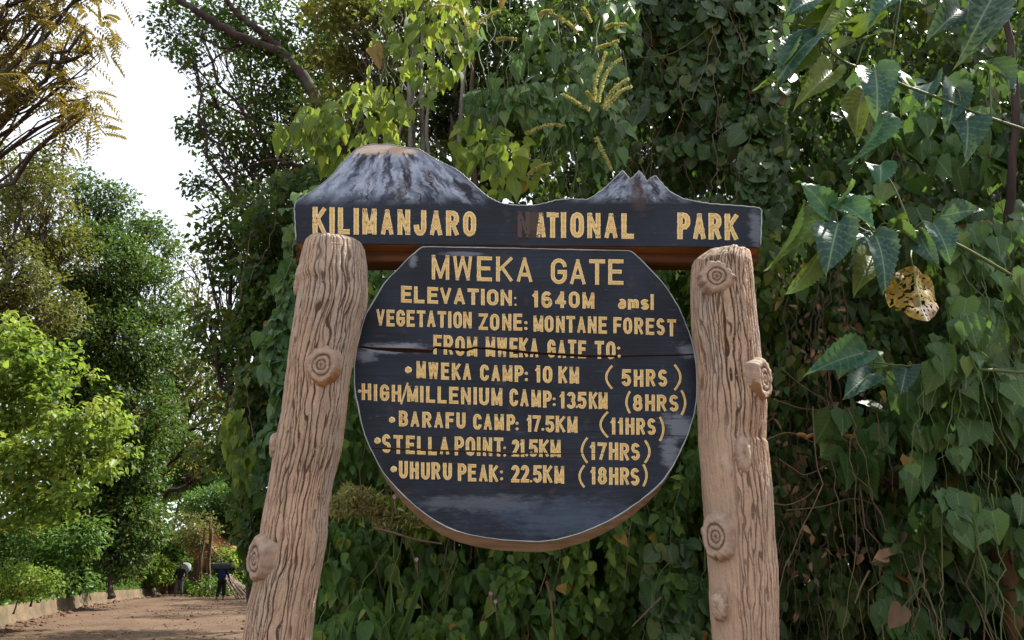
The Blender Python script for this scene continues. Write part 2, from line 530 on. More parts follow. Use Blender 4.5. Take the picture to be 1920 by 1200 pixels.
postL = dict(l=[(600, 441), (588, 447), (573, 459), (567, 478), (563, 497), (561, 505), (556, 517), (555, 527), (560, 540), (558, 565), (553, 597), (545, 647), (537, 713), (528, 780), (521, 812), (516, 830), (514, 850), (508, 883), (490, 980), (487, 1013), (484, 1060), (475, 1100), (467, 1133), (457, 1198), (440, 1300), (405, 1560)],
             r=[(613, 441), (637, 445), (657, 450), (676, 457), (684, 464), (689, 497), (691, 557), (688, 577), (678, 603), (670, 647), (660, 690), (653, 730), (648, 780), (644, 810), (640, 843), (628, 890), (617, 950), (613, 1013), (600, 1083), (592, 1133), (585, 1198), (573, 1300), (545, 1560)])
postR = dict(l=[(1345, 468), (1325, 476), (1307, 488), (1298, 496), (1296, 520), (1295, 563), (1297, 617), (1303, 657), (1308, 713), (1308, 763), (1310, 827), (1315, 883), (1320, 950), (1325, 1017), (1330, 1083), (1333, 1150), (1337, 1200), (1343, 1300), (1356, 1560)],
             r=[(1368, 467), (1385, 466), (1399, 468), (1406, 476), (1410, 503), (1415, 563), (1422, 630), (1425, 670), (1430, 715), (1437, 763), (1435, 827), (1438, 833), (1448, 917), (1452, 1000), (1457, 1067), (1459, 1198), (1463, 1300), (1474, 1560)])
YP = YS - .10                  # plane of the post axes: the boards are let into the back half of the posts
POSTS = []
def make_post(d, seed):
    zl = at([p[0] for p in d['l']], [p[1] for p in d['l']], YP); zr = at([p[0] for p in d['r']], [p[1] for p in d['r']], YP)
    top = min(zl[0, 2], zr[0, 2])
    nz, na = 1000, 420
    z = np.concatenate([np.linspace(0, 1.15, 60)[:-1], np.linspace(1.15, top, nz)])
    nz = len(z)
    xl = np.interp(z, zl[::-1, 2], zl[::-1, 0]); xr = np.interp(z, zr[::-1, 2], zr[::-1, 0])
    cx, rad = (xl + xr) / 2, (xr - xl) / 2 * .985
    rad0 = np.maximum(rad, .05)
    th = np.linspace(0, 2 * np.pi, na, endpoint=False)
    C, S = np.cos(th)[None], np.sin(th)[None]
    sc = np.interp(z, [0, top], [.2, .18])[:, None]
    lum = 1 + .022 * fbm(C * 1.3, S * 1.3, z[:, None] * 2.2, seed + 5)
    # bark: braided grooves = zero lines of vertically stretched noise
    wx = .25 * noise3(C * 2, S * 2, z[:, None] * 3.0, seed + 9)
    T_ = th[None]; zz_ = z[:, None]
    n1 = noise3(C * 2.6, S * 2.6, zz_ * 2.3, seed) + .55 * noise3(C * 5.5, S * 5.5, zz_ * 5.5, seed + 4)
    n2 = noise3(C * 3.1, S * 3.1, zz_ * 2.8, seed + 1) + .55 * noise3(C * 6, S * 6, zz_ * 6.5, seed + 6)
    f1 = np.sin(T_ * 17 + 2.6 * n1 + .8 * wx + 1.1 * noise3(C * 9, S * 9, zz_ * 13, seed + 14)); f2 = np.sin(T_ * 23 + 2.9 * n2 + 1.1 * noise3(C * 9, S * 9, zz_ * 15, seed + 15))
    f3 = noise3(C * 24, S * 24, z[:, None] * 9, seed + 2)
    amp = .85 + .4 * noise3(C * 1.5, S * 1.5, z[:, None] * 1.1, seed + 3)
    if seed > 20:      # the right post is nearly smooth low down on its left side
        smooth = sstep(2.45, 2.1, z)[:, None] * sstep(-.2, -.55, C + .15 * noise3(C * 3, S * 3, z[:, None] * 4, 77))
        amp = amp * (1 - .85 * smooth)
    b1 = sstep(-.8, -.3, noise3(C * 4, S * 4, zz_ * 3.2, seed + 12)); b2 = sstep(-.5, .1, noise3(C * 4, S * 4, zz_ * 3.0, seed + 13))
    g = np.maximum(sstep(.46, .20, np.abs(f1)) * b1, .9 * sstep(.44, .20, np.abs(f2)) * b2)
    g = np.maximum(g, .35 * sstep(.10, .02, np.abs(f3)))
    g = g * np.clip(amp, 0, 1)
    r = rad[:, None] * lum - .0080 * g + .0018 * f3 + .0015 * noise3(C * 45, S * 45, zz_ * 40, seed + 16) + .0012 * n1
    r = np.where(z[:, None] > top - .01, r * .8, r)
    V = np.stack([cx[:, None] + r * C, YP + np.minimum(rad0, .21)[:, None] / rad0[:, None] * r * S * .95, np.broadcast_to(z[:, None], r.shape)], -1)
    V[..., 2] += np.where(z[:, None] > top - .12, .012 * noise3(C * 3, S * 3, 0, seed + 8), 0)
    mb = MB()
    i, j = np.meshgrid(np.arange(nz - 1), np.arange(na), indexing='ij')
    q = np.stack([i * na + j, i * na + (j + 1) % na, (i + 1) * na + (j + 1) % na, (i + 1) * na + j], -1).reshape(-1, 4)
    last = (nz - 1) * na + np.arange(na)
    V = np.concatenate([V.reshape(-1, 3), [[cx[-1], YP, top + .012]]])
    tri = np.stack([last, np.roll(last, -1), np.full(na, nz * na)], -1)
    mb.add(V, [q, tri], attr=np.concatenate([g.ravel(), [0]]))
    ob = mb.build("post", POSTM, SIGN, True, O)
    prof = (z, cx, rad0)
    return ob, prof
def make_knot(post, prof, px, py, rx, rz, az, seed, kind=0, stick=.016, rust=False):
    """a sawn branch stub: az = direction it points, degrees from straight at the viewer (negative to the left)"""
    z, cx, rad = prof
    p = at(px, py, YP - .18)
    zz = p[2]; R0 = np.interp(zz, z, rad); c = np.array([np.interp(zz, z, cx), YP, zz])
    dirv = np.array([math.sin(R(az)), -math.cos(R(az)), -.05]); dirv /= np.linalg.norm(dirv)
    ry_ = min(R0, .21) * .95
    base = c + np.array([R0 * math.sin(R(az)), -ry_ * math.cos(R(az)), 0])
    if abs(az) < 40: base[0] = p[0]
    side = np.cross(dirv, [0, 0, 1]); side /= np.linalg.norm(side); up = np.cross(side, dirv)
    na = 64; a = np.linspace(0, 2 * np.pi, na, endpoint=False)
    # radius fraction, height along the stub, groove
    if kind == 0: prof_ = [(1.42, -.05, 0, 1), (1.30, -.004, .3, 1), (1.18, .55 * stick, .2, 1), (1.08, .9 * stick, .1, 0), (.98, stick, 0, 0), (.86, stick, 0, 0), (.78, stick * .97, .2, 0), (.72, stick * .7, 1, 0), (.66, stick * .7, 1, 0), (.60, stick * .93, .3, 0), (.55, stick, 0, 0), (.42, stick, .1, 0), (.37, stick * .75, 1, 0), (.31, stick * .75, .9, 0), (.26, stick * .95, .2, 0), (.15, stick, .1, 0), (.09, stick * .9, .5, 0), (.02, stick * .95, .1, 0)]
    else: prof_ = [(1.3, -.05, 0, 0), (1.1, -.006, .35, 0), (1.0, .012, .1, 0), (.7, .02, 0, 0), (.4, .022, .1, 0), (.02, .022, .05, 0)]
    rg = np.random.default_rng(seed)
    V, W, mats = [], [], []
    for rr, h, gv, mt in prof_:
        jit = 1 + .11 * noise3(np.cos(a) * 1.6, np.sin(a) * 1.6, rr * 2.2, seed) + .03 * noise3(np.cos(a) * 6, np.sin(a) * 6, rr * 5, seed + 8) + (.10 * noise3(np.cos(a) * 6, np.sin(a) * 6, 0, seed + 1) if rr > .95 else 0)
        rad_ = rr * jit
        dz = np.where(np.sin(a) < 0, 1.0, 1.0)
        V.append(base + dirv * (h + .004 * noise3(np.cos(a) * 5, np.sin(a) * 5, rr * 9, seed + 2))[:, None] + side * (np.cos(a) * rad_ * rx)[:, None] + up * (np.sin(a) * rad_ * rz)[:, None])
        W.append(np.clip(gv + .25 * noise3(np.cos(a) * 3, np.sin(a) * 3, rr * 5, seed + 3) * (gv > .15), 0, 1))
    n = len(prof_)
    V = np.array(V).reshape(-1, 3); W = np.array(W).ravel()
    mb = MB()
    i, j = np.meshgrid(np.arange(n - 1), np.arange(na), indexing='ij')
    q = np.stack([i * na + j, i * na + (j + 1) % na, (i + 1) * na + (j + 1) % na, (i + 1) * na + j], -1).reshape(-1, 4)
    collar = q.reshape(-1, 4)
    mid = V[collar].mean(1)
    rel = (mid - base) @ up
    rr_ = np.linalg.norm((mid - base) - ((mid - base) @ dirv)[:, None] * dirv, axis=1)
    nrm = np.sqrt((((mid - base) @ side) / rx) ** 2 + (rel / rz) ** 2)
    is_st = (nrm > 1.02) & (rel + .35 * rz * noise3(mid[:, 0] * 60, mid[:, 1] * 60, mid[:, 2] * 20, seed + 6) < -.35 * rz) & (kind == 0) & rust
    mb.add(V, [q[~is_st]], attr=W)
    mb.add(V, [q[is_st]], attr=0 * W, mat=1)
    return mb.build("knot", [KNOTM, STAINM], post, True, O)
pl, prl = make_post(postL, 11)
make_knot(pl, prl, 602, 683, .070, .080, -6, 31, rust=True)
make_knot(pl, prl, 494, 1048, .070, .085, -46, 32, 0, .04)
make_knot(pl, prl, 562, 522, .03, .045, -75, 33, 1)
make_knot(pl, prl, 519, 828, .035, .06, -70, 38, 1)
pr, prr = make_post(postR, 27)
make_knot(pr, prr, 1345, 517, .068, .070, -8, 34)
make_knot(pr, prr, 1420, 706, .070, .090, 44, 35, 0, .035, True)
make_knot(pr, prr, 1395, 850, .038, .085, 10, 36, 1)
make_knot(pr, prr, 1348, 1005, .062, .085, -32, 37)
make_knot(pr, prr, 1350, 1137, .032, .055, -25, 39, 1)

# ---- painted boards
def board_paint(name, mountain=False):
    m = NT(name); o = m.obj(); x, y, z = m.xyz(o)
    g1 = m.noise(m.scale(o, (2.2, 1, 70)), 1.0, 4, .6); g2 = m.noise(m.scale(o, (5, 1, 26)), 1.0, 5, .65); g3 = m.noise(o, 2.6, 4)
    g4 = m.noise(m.scale(o, (16, 1, 95)), 1.0, 3, .6)
    c = m.mix(m.step(.35, .65, g3), (.010, .0125, .020), (.018, .024, .040))
    c = m.mix(m.step(.42, .7, g1) * .5, c, (.006, .0065, .009))
    c = m.mix(m.step(.58, .72, g2) * .32, c, (.075, .083, .11))
    c = m.mix(m.step(.66, .74, g4) * .5, c, (.15, .16, .19))
    c = m.mix(m.step(.60, .70, m.noise(o, 11, 4)) * .25, c, (.07, .05, .045))
    # pale patches where paint is rubbed; the low blue ones paint in sky sheen
    def patch(px, py, rx, rz, k, col=(.24, .27, .33)):
        nonlocal c
        p = at(px, py, YS)
        dx = (x - float(p[0])) * (1 / rx); dz = (z - float(p[2])) * (1 / rz)
        d = m.math('SQRT', dx * dx + dz * dz) + (m.noise(m.scale(o, (9, 1, 30)), 1.0, 4, .7) - .5) * 2.2
        c = m.mix((1 - m.step(.35, 1.1, d)) * k, c, col)
    if mountain:
        patch(985, 425, .09, .13, .85, (.022, .014, .012)); patch(1000, 415, .05, .12, .5, (.10, .06, .04))
        patch(1418, 430, .05, .16, .4)
        def massif(pxc, pyt, hw0, k, pyb, snow, strength, fr):
            nonlocal c
            pc = at(pxc, pyt, YS); pb = at(pxc, pyb, YS)
            H = float(pc[2] - pb[2]); t = (float(pc[2]) - z) * (1 / H)               # 0 top, 1 foot
            sx = 1 / float(ppm(pxc, pyt, YS))
            u = (x - float(pc[0])) / (t * (k * sx) + hw0 * sx)
            u = u + (m.noise(o, 6, 3) - .5) * .34 + (m.noise(m.scale(o, (20, 1, 60)), 1.0, 2) - .5) * .10
            tt = m.math('POWER', m.math('MAXIMUM', t, .0), .7)
            s1 = m.noise(m.vec(u * fr + tt * .5, tt * 2.0, 3.1), 1.0, 3, .6); s2 = m.noise(m.vec(u * fr * 2.6, tt * 4.5, 7.7), 1.0, 4, .65)
            body = m.step(1.03, .78, t + (s1 - .5) * .35) * m.step(1.25, .9, u.abs())
            dark = m.mix(m.step(.4, .6, s2), (.020, .021, .034), (.070, .062, .066))
            blue = m.mix(m.step(.35, .65, s2), (.14, .18, .27), (.33, .39, .50))
            stroke = m.step(.40, .56, s1 * .62 + s2 * .38 + u.abs() * .03)
            c = m.mix(body * strength, c, m.mix(stroke, dark, blue))
            if snow:
                zig = (m.noise(m.vec(u * 6.5, 1.0, 2.0), 1.0, 1) - .5) * .34 + (m.noise(m.vec(u * 15, 5.0, 2.0), 1.0, 1) - .5) * .12
                sn = m.step(.20, .165, t + zig) * m.step(.95, .55, u + t * .5)
                c = m.mix(sn, c, m.mix(m.step(.4, .62, g2), (.60, .53, .47), (.42, .31, .23)))
                bare = m.step(.30, .18, t) * m.step(.55, .95, u)
                c = m.mix(bare * .6, c, (.19, .13, .10))
        massif(735, 268, 52, 122, 385, True, 1.0, 4.2)
        massif(1198, 318, 34, 92, 382, False, .75, 3.6)
        patch(1196, 365, .06, .16, .75, (.055, .036, .032))
    else:
        patch(740, 655, .20, .040, .75); patch(690, 668, .07, .05, .5); patch(870, 478, .15, .018, .6, (.19, .20, .27)); patch(775, 490, .03, .05, .5)
        patch(1272, 800, .10, .09, .55); patch(1255, 845, .06, .10, .5); patch(1290, 660, .07, .05, .5)
        patch(900, 945, .4, .05, .25); patch(1060, 985, .35, .09, .35, (.075, .11, .17)); patch(1050, 960, .5, .10, .4, (.06, .09, .14))  # the blue patches paint sky reflection into the foot of the board
    # hairline split along the grain
    cr = m.step(.0035, .001, (z - float(at(1190, 814, YS)[2]) + (x - float(at(1190, 814, YS)[0])) * .055 + (g3 - .5) * .03).abs()) * m.step(float(at(1085, 812, YS)[0]), float(at(1110, 812, YS)[0]), x)
    if not mountain: c = m.mix(cr, c, (.006, .004, .004))
    return m.done(c, .55, .2, m.bump(g1 + g2 * .7, .45, .004))

def raw_wood(name, a, b):
    m = NT(name); o = m.obj()
    g = m.noise(m.scale(o, (1.6, 12, 40)), 1.0, 5, .6); n = m.noise(m.scale(o, (3, 9, 9)), 1.0, 4)
    c = m.mix(m.step(.35, .65, g), a, b)
    c = m.mix(m.step(.58, .72, n) * .7, c, tuple(v * .35 for v in a))
    return m.done(c, .7, .25, m.bump(g, .4, .004))
EDGE = raw_wood("sawn board edge", (.30, .215, .145), (.21, .145, .095))
ORANGE = raw_wood("oiled orange wood", (.36, .155, .05), (.25, .10, .035))
DARKW = raw_wood("dark stained beam", (.16, .065, .026), (.09, .036, .018))
TRIM = plain("pale edge paint", (.36, .40, .42), .5, .4, .35, 14)
PAINT1 = board_paint("navy board paint with mountains", True)
PAINT2 = board_paint("navy board paint")

def cap_poly(mb, P, mat):
    """fill an outline with triangles (plane y = const)"""
    from mathutils.geometry import tessellate_polygon
    tri = tessellate_polygon([[Vector((p[0], 0, p[2])) for p in P]])
    t = np.array(tri)
    a, b, c = (P[t[:, k]] for k in range(3))
    ny = (b - a)[:, 2] * (c - a)[:, 0] - (b - a)[:, 0] * (c - a)[:, 2]
    t[ny > 0] = t[ny > 0][:, ::-1]
    mb.add(P, [t], mat=mat)

def slab(name, outline_px, Yf, thick, mats, parent, back_shift=None, under=None, trim_r=.0035, densify=6):
    """a board cut to an outline: front face, rim, back"""
    px = np.array(outline_px, float)
    P = at(px[:, 0], px[:, 1], Yf)
    # densify straight runs a little so that the rim is smooth
    Pn = np.roll(P, -1, 0)
    Q = np.concatenate([[P[k] + (Pn[k] - P[k]) * s / densify for s in range(densify)] for k in range(len(P))])
    ce = Q.mean(0)
    bev = .004
    tang = np.roll(Q, -1, 0) - np.roll(Q, 1, 0)
    nor = np.stack([tang[:, 2], 0 * tang[:, 0], -tang[:, 0]], -1); nor /= np.linalg.norm(nor, axis=1)[:, None] + 1e-9
    area = np.sum(Q[:, 0] * np.roll(Q[:, 2], -1) - np.roll(Q[:, 0], -1) * Q[:, 2])
    if area < 0: nor = -nor       # outward
    front = Q - nor * bev
    edge = Q + np.array([0, bev, 0])
    back = Q + np.array([0, thick, 0])
    if back_shift is not None: back = back + back_shift(Q)
    mb = MB(); n = len(Q)
    cap_poly(mb, front, 0)
    idx = np.arange(n); nx = (idx + 1) % n
    fq = np.stack([idx, nx, nx + n, idx + n], -1)
    mb.add(np.concatenate([front, edge]), [fq], mat=0)
    down = nor[:, 2] < -.7 if under else np.zeros(n, bool)
    mb.add(np.concatenate([edge, back]), [fq[~down]], mat=1)
    if down.any(): mb.add(np.concatenate([edge, back]), [fq[down]], mat=2)
    cap_poly(mb, back[::-1], 1)
    ob = mb.build(name, mats, parent, False, O)
    # thin pale painted edge
    if trim_r:
        mb = MB(); sel = Q
        keep = ~((nor[:, 2] < -.9)) if under else np.ones(n, bool)
        run = []
        for k in range(n + 1):
            kk = k % n
            if keep[kk]: run.append(Q[kk] + nor[kk] * .001 + np.array([0, .001, 0]) + .0012 * math.sin(kk * 1.7) * nor[kk])
            elif len(run) > 1:
                tube(mb, run, trim_r, 5); run = []
            else: run = []
        if len(run) > 1: tube(mb, run, trim_r, 5)
        mb.build("edge_trim", TRIM, ob, True, O)
    return ob

plank_px = [(555.5, 456), (553.5, 420), (552, 390), (554, 380), (560, 374), (590, 355), (602, 346), (615, 336), (624, 327), (632, 317), (641, 307), (650, 297.5), (658, 289), (668, 280), (680, 273.5), (700, 270.5), (732, 271.5), (755, 275), (768, 278.3), (778, 278), (787, 280.5), (797, 287), (820, 301), (837, 309), (852, 316), (864, 324), (875, 334), (895, 352.5), (907, 363), (918, 371), (930, 377), (940, 381), (960, 384.5), (985, 385.5), (1005, 384.5), (1025, 380.5), (1042, 375.5), (1068, 373), (1100, 374.5), (1110, 370), (1130, 356), (1145, 342.5), (1157, 330), (1167.5, 320), (1174, 327), (1181, 337), (1188.5, 331), (1198.5, 320.5), (1206, 329), (1213.5, 341), (1220, 334), (1229, 329.5), (1242, 345), (1257, 360), (1280, 372.5), (1310, 378.8), (1335, 382.5), (1372, 385), (1415, 388.5), (1425, 390.5), (1428, 395), (1427, 437), (1425.5, 464.5), (1200, 462.5), (1000, 461.5), (790, 459)]
plank = slab("name_board", plank_px, YS, .10, [PAINT1, DARKW, ORANGE], SIGN, None, True)
# crossbeam behind, under the name board
mb = MB()
zt = at(960, 455, YS + .14)[2]; zb0 = at(700, 496, YS + .14)[2]
xl_, xr_ = at(560, 470, YS + .14)[0], at(1418, 478, YS + .14)[0]
nb = 40; xs = np.linspace(xl_, xr_, nb)
rg = np.random.default_rng(4)
sec = [(.102, 1), (.102, .06), (.112, 0), (.235, 0), (.245, .06), (.245, 1)]
V = np.array([[(x_, YS + a, zb0 + (zt - zb0) * b + .004 * noise3(x_ * 2, a * 10, b, 3)) for a, b in sec] for x_ in xs])
i, j = np.meshgrid(np.arange(nb - 1), np.arange(6), indexing='ij')
q = np.stack([i * 6 + j, i * 6 + (j + 1) % 6, (i + 1) * 6 + (j + 1) % 6, (i + 1) * 6 + j], -1).reshape(-1, 4)
mb.add(V, [q, np.arange(6)[None], ((nb - 1) * 6 + np.arange(6))[None, ::-1]])
mb.build("crossbeam", DARKW, SIGN, False, O)

disc_px = [(798, 463), (900, 464.5), (1000, 466.5), (1100, 469), (1172, 470), (1180, 471), (1187, 474), (1201, 487), (1220, 506), (1242, 530), (1257, 551), (1274, 579), (1287, 611), (1297, 638), (1302.5, 663), (1306, 697), (1307, 735), (1302.5, 772), (1295, 798), (1287.5, 821), (1277, 843), (1261, 875), (1239, 905.5), (1214, 928), (1186, 949), (1158, 967), (1126, 984), (1092, 998), (1051, 1010), (1014, 1015.5), (980, 1014.5), (940, 1012), (893, 1005), (856, 995.5), (828, 983), (809, 971.5), (781, 950.5), (752, 924), (724, 893), (711, 873), (700, 851), (692, 836), (680, 802), (672, 766), (666, 737), (664.3, 700), (666, 671), (670, 646), (676, 622), (685, 592), (702, 562), (722, 530), (745, 506), (765, 485), (778, 474), (790, 464.5)]
# the board is three planks: their joints gape
crack1 = [(660, 649), (672, 649.7), (702, 653.4), (740, 656), (770, 657), (808, 658.5), (816, 651), (850, 654.5), (874, 656.5), (891, 651.8), (921, 654), (960, 658), (996, 661.5), (1036, 663.8), (1092, 667.3), (1130, 667.7), (1165, 668.2), (1168, 667.5), (1224, 666.6), (1310, 664.6)]
w1 = [1.45 * v for v in (2.6, 2.8, 3.4, 5.8, 6.0, 4.6, 3.4, 3.6, 4.0, 3.4, 3.4, 3.6, 3.6, 3.2, 3.6, 3.2, 2.8, 2.2, 2.2, 2.2)]
crack2 = [(690, 840), (698, 840), (734, 841.2), (780, 843), (827, 844.7), (902, 846.6), (955, 851), (1000, 849.8), (1036, 850.9), (1090, 850), (1150, 850), (1300, 851)]
w2 = [3.4, 3.4, 3.6, 3.4, 3.4, 3.4, 3.6, 2.8, 2.4, 1.6, .5, .4]
YD = YS - .018                 # the round board sits a little in front of the name board
def clip_poly(poly, lo=None, hi=None):
    """part of the outline below curve lo and above curve hi (pixel y grows downwards)"""
    poly = [np.array(p, float) for p in poly]
    def side(p, c, s):
        return s * (p[1] - np.interp(p[0], [q[0] for q in c], [q[1] for q in c]))
    for c, s in ((lo, 1), (hi, -1)):
        if c is None: continue
        out = []; n = len(poly); cross = []
        for k in range(n):
            a, b = poly[k], poly[(k + 1) % n]
            sa, sb = side(a, c, s), side(b, c, s)
            if sa >= 0: out.append(a)
            if (sa >= 0) != (sb >= 0):
                p = a + (b - a) * (sa / (sa - sb)); out.append(p)
                cross.append((len(out) - 1, sa >= 0))
        # insert the curve's own points between the leaving and the entering crossing
        kl = [k for k, l in cross if l][0]; ke = [k for k, l in cross if not l][0]
        pa, pb = out[kl], out[ke]
        mid = [np.array(q, float) for q in c if min(pa[0], pb[0]) + 2 < q[0] < max(pa[0], pb[0]) - 2]
        if pa[0] > pb[0]: mid = mid[::-1]
        out = out[:kl + 1] + mid + out[kl + 1:] if ke > kl or ke == 0 else out[:kl + 1] + mid + out[kl + 1:]
        poly = out
    return poly
def shift(c, w, s): return [(p[0], p[1] + s * q / 2) for p, q in zip(c, w)]
cz = float(at(985, 720, YD)[2]); zbot = float(at(985, 1015, YD)[2])
def skew(Q):
    """the sawn rim splays out downwards"""
    k = np.clip((cz - .10 - Q[:, 2]) / (cz - .10 - zbot), 0, 1)
    return np.stack([0 * k, 0 * k, -.052 * sstep(0, .9, k)], -1)
def piece(poly, mb, rim_mat=1):
    P = at([p[0] for p in poly], [p[1] for p in poly], YD); n = len(P)
    nxt = np.roll(P, -1, 0)
    Q = np.concatenate([[P[k] + (nxt[k] - P[k]) * s / 4 for s in range(4)] for k in range(n)]); n = len(Q)
    B = Q + np.array([0, .075, 0]) + skew(Q)
    cap_poly(mb, Q, 0)
    idx = np.arange(n); nx = (idx + 1) % n
    mb.add(np.concatenate([Q, B]), [np.stack([idx, nx, nx + n, idx + n], -1)], mat=rim_mat)
    cap_poly(mb, B[::-1], rim_mat)
mb = MB()
piece(clip_poly(disc_px, None, shift(crack1, w1, -1)), mb)
piece(clip_poly(disc_px, shift(crack1, w1, 1), shift(crack2, w2, -1)), mb)
piece(clip_poly(disc_px, shift(crack2, w2, 1), None), mb)
disc = mb.build("round_board", [PAINT2, EDGE], SIGN, False, O)
# added dark sheet behind the joints, with gap shade in its colour
mb = MB()
DP = at([p[0] for p in disc_px], [p[1] for p in disc_px], YD); c_ = DP.mean(0)
BP = c_ + (DP - c_) * .955; BP[:, 1] = YD + .02
cap_poly(mb, BP, 0)
B2 = BP + np.array([0, .02, 0]); cap_poly(mb, B2[::-1], 0)
n = len(BP); idx = np.arange(n); nx = (idx + 1) % n
mb.build("gap_backing", plain("dark gap shade", (.035, .016, .010), .9, .1), disc, False, O)
mb = MB()
P = smooth_path(np.concatenate([DP, DP[:1]]), 420)
P = P + np.array([0, -.001, 0]); P[:, 0] += .0012 * noise3(P[:, 0] * 30, 0, P[:, 2] * 30, 4); P[:, 2] += .0012 * noise3(P[:, 0] * 30, 5, P[:, 2] * 30, 4)
tube(mb, P, .0036 + .0018 * noise3(P[:, 0] * 9, 0, P[:, 2] * 9, 6), 5)
mb.build("edge_trim", TRIM, disc, True, O)

# ---- carved letters: strokes with a raised rim and a sunk middle
def arc(cx, cy, rx, ry, a0, a1, n=10):
    t = np.linspace(R(a0), R(a1), n)
    return [(cx + rx * math.cos(a), cy + ry * math.sin(a)) for a in t]
def glyph(ch):
    """strokes in the unit box (y up)"""
    r = .30
    bowl = lambda y0, y1: [(0, y1)] + arc(.55, (y0 + y1) / 2, .45, (y1 - y0) / 2, 90, -90, 12) + [(0, y0)]
    O_ = arc(.5, .70, .5, .30, 0, 180, 12) + arc(.5, .30, .5, .30, 180, 360, 12) + [(1, .70)]
    G = {
        'A': [[(0, 0), (.5, 1.0)], [(1, 0), (.5, 1.0)], [(.2, .27), (.8, .27)]],
        'B': [[(0, 0), (0, 1)], [(0, 1)] + arc(.5, .76, .42, .24, 90, -90) + [(0, .52)], [(0, .52)] + arc(.52, .26, .48, .26, 90, -90) + [(0, 0)]],
        'C': [arc(.5, .70, .5, .30, 0, 180, 12) + arc(.5, .30, .5, .30, 180, 360, 12)],
        'E': [[(0, 0), (0, 1)], [(0, 1), (1, 1)], [(0, .52), (.85, .52)], [(0, 0), (1, 0)]],
        'F': [[(0, 0), (0, 1)], [(0, 1), (1, 1)], [(0, .5), (.85, .5)]],
        'G': [arc(.5, .70, .5, .30, 0, 180, 12) + arc(.5, .30, .5, .30, 180, 360, 12) + [(1, .47)], [(.55, .47), (1, .47)]],
        'H': [[(0, 0), (0, 1)], [(1, 0), (1, 1)], [(0, .52), (1, .52)]],
        'I': [[(.5, 0), (.5, 1)]],
        'J': [[(1, 1), (1, .3)] + arc(.5, .28, .5, .28, 0, -180, 12)],
        'K': [[(0, 0), (0, 1)], [(0, .40), (1, 1.0)], [(.32, .58), (1, 0)]],
        'L': [[(0, 0), (0, 1)], [(0, 0), (1, 0)]],
        'M': [[(0, 0), (0, 1)], [(1, 0), (1, 1)], [(0, 1), (.5, .05)], [(1, 1), (.5, .05)]],
        'N': [[(0, 0), (0, 1)], [(1, 0), (1, 1)], [(0, 1), (1, 0)]],
        'O': [O_], '0': [O_],
        'P': [[(0, 0), (0, 1)], bowl(.46, 1)],
        'R': [[(0, 0), (0, 1)], bowl(.48, 1), [(.5, .48), (1, 0)]],
        'S': [arc(.5, .75, .48, .25, 20, 180, 10) + arc(.5, .75, .5, .25, 180, 265, 6) + arc(.5, .25, .5, .25, 90, 0, 6) + arc(.5, .25, .5, .25, 0, -165, 10)],
        'T': [[(0, 1), (1, 1)], [(.5, 0), (.5, 1)]],
        'U': [[(0, 1), (0, .28)] + arc(.5, .28, .5, .28, 180, 360, 12) + [(1, 1)]],
        'V': [[(0, 1), (.5, 0)], [(1, 1), (.5, 0)]],
        'W': [[(0, 1), (.16, 0)], [(.16, 0), (.5, 1)], [(.5, 1), (.84, 0)], [(.84, 0), (1, 1)]],
        'Z': [[(0, 1), (1, 1)], [(1, 1), (0, 0)], [(0, 0), (1, 0)]],
        '1': [[(.78, 0), (.78, 1)], [(.78, .98), (0, .78)]],
        '2': [arc(.5, .72, .5, .28, 170, 0, 10) + [(.95, .58), (0, 0)], [(0, 0), (1, 0)]],
        '3': [arc(.45, .75, .5, .25, 160, -80, 10), arc(.45, .26, .52, .26, 85, -165, 12)],
        '4': [[(.72, 0), (.72, 1)], [(.72, 1), (0, .30)], [(0, .30), (1, .30)]],
        '5': [[(.95, 1), (.1, 1)], [(.1, 1), (.05, .55)], [(.05, .55)] + arc(.48, .31, .5, .31, 120, -165, 14)],
        '6': [arc(.5, .72, .48, .28, 30, 180, 10) + [(.02, .3)], arc(.5, .29, .5, .29, 0, 360, 20)],
        '7': [[(0, 1), (1, 1)], [(1, 1), (.3, 0)]],
        '8': [arc(.5, .76, .42, .24, 0, 360, 18), arc(.5, .26, .5, .26, 0, 360, 18)],
        'a': [arc(.5, .78, .45, .22, 150, 0, 8) + [(.95, 0)], arc(.47, .28, .45, .28, 0, 360, 16)],
        'm': [[(0, 0), (0, 1)], [(0, .7)] + arc(.25, .75, .25, .25, 180, 0, 8) + [(.5, 0)], [(.5, .7)] + arc(.75, .75, .25, .25, 180, 0, 8) + [(1, 0)]],
        's': [arc(.5, .75, .48, .25, 20, 180, 10) + arc(.5, .75, .5, .25, 180, 265, 6) + arc(.5, .25, .5, .25, 90, 0, 6) + arc(.5, .25, .5, .25, 0, -165, 10)],
        'l': [[(.5, 0), (.5, 1)]],
        '(': [arc(1.0, .5, 1.0, .62, 125, 235, 14)], ')': [arc(0, .5, 1.0, .62, 55, -55, 14)], '/': [[(0, 0), (1, 1)]],
    }
    return G[ch]
WID = {'I': 0, 'l': 0, 'M': 1.12, 'W': 1.22, 'L': .92, 'E': .95, 'F': .92, '1': .62, 'm': 1.3, 'K': 1.05, 'J': .95, 'S': .95}
XA = np.array([-1, -.78, -.42, 0, .42, .78, 1]); XH = np.array([.0004, .0034, .0034, .0012, .0034, .0034, .0004])

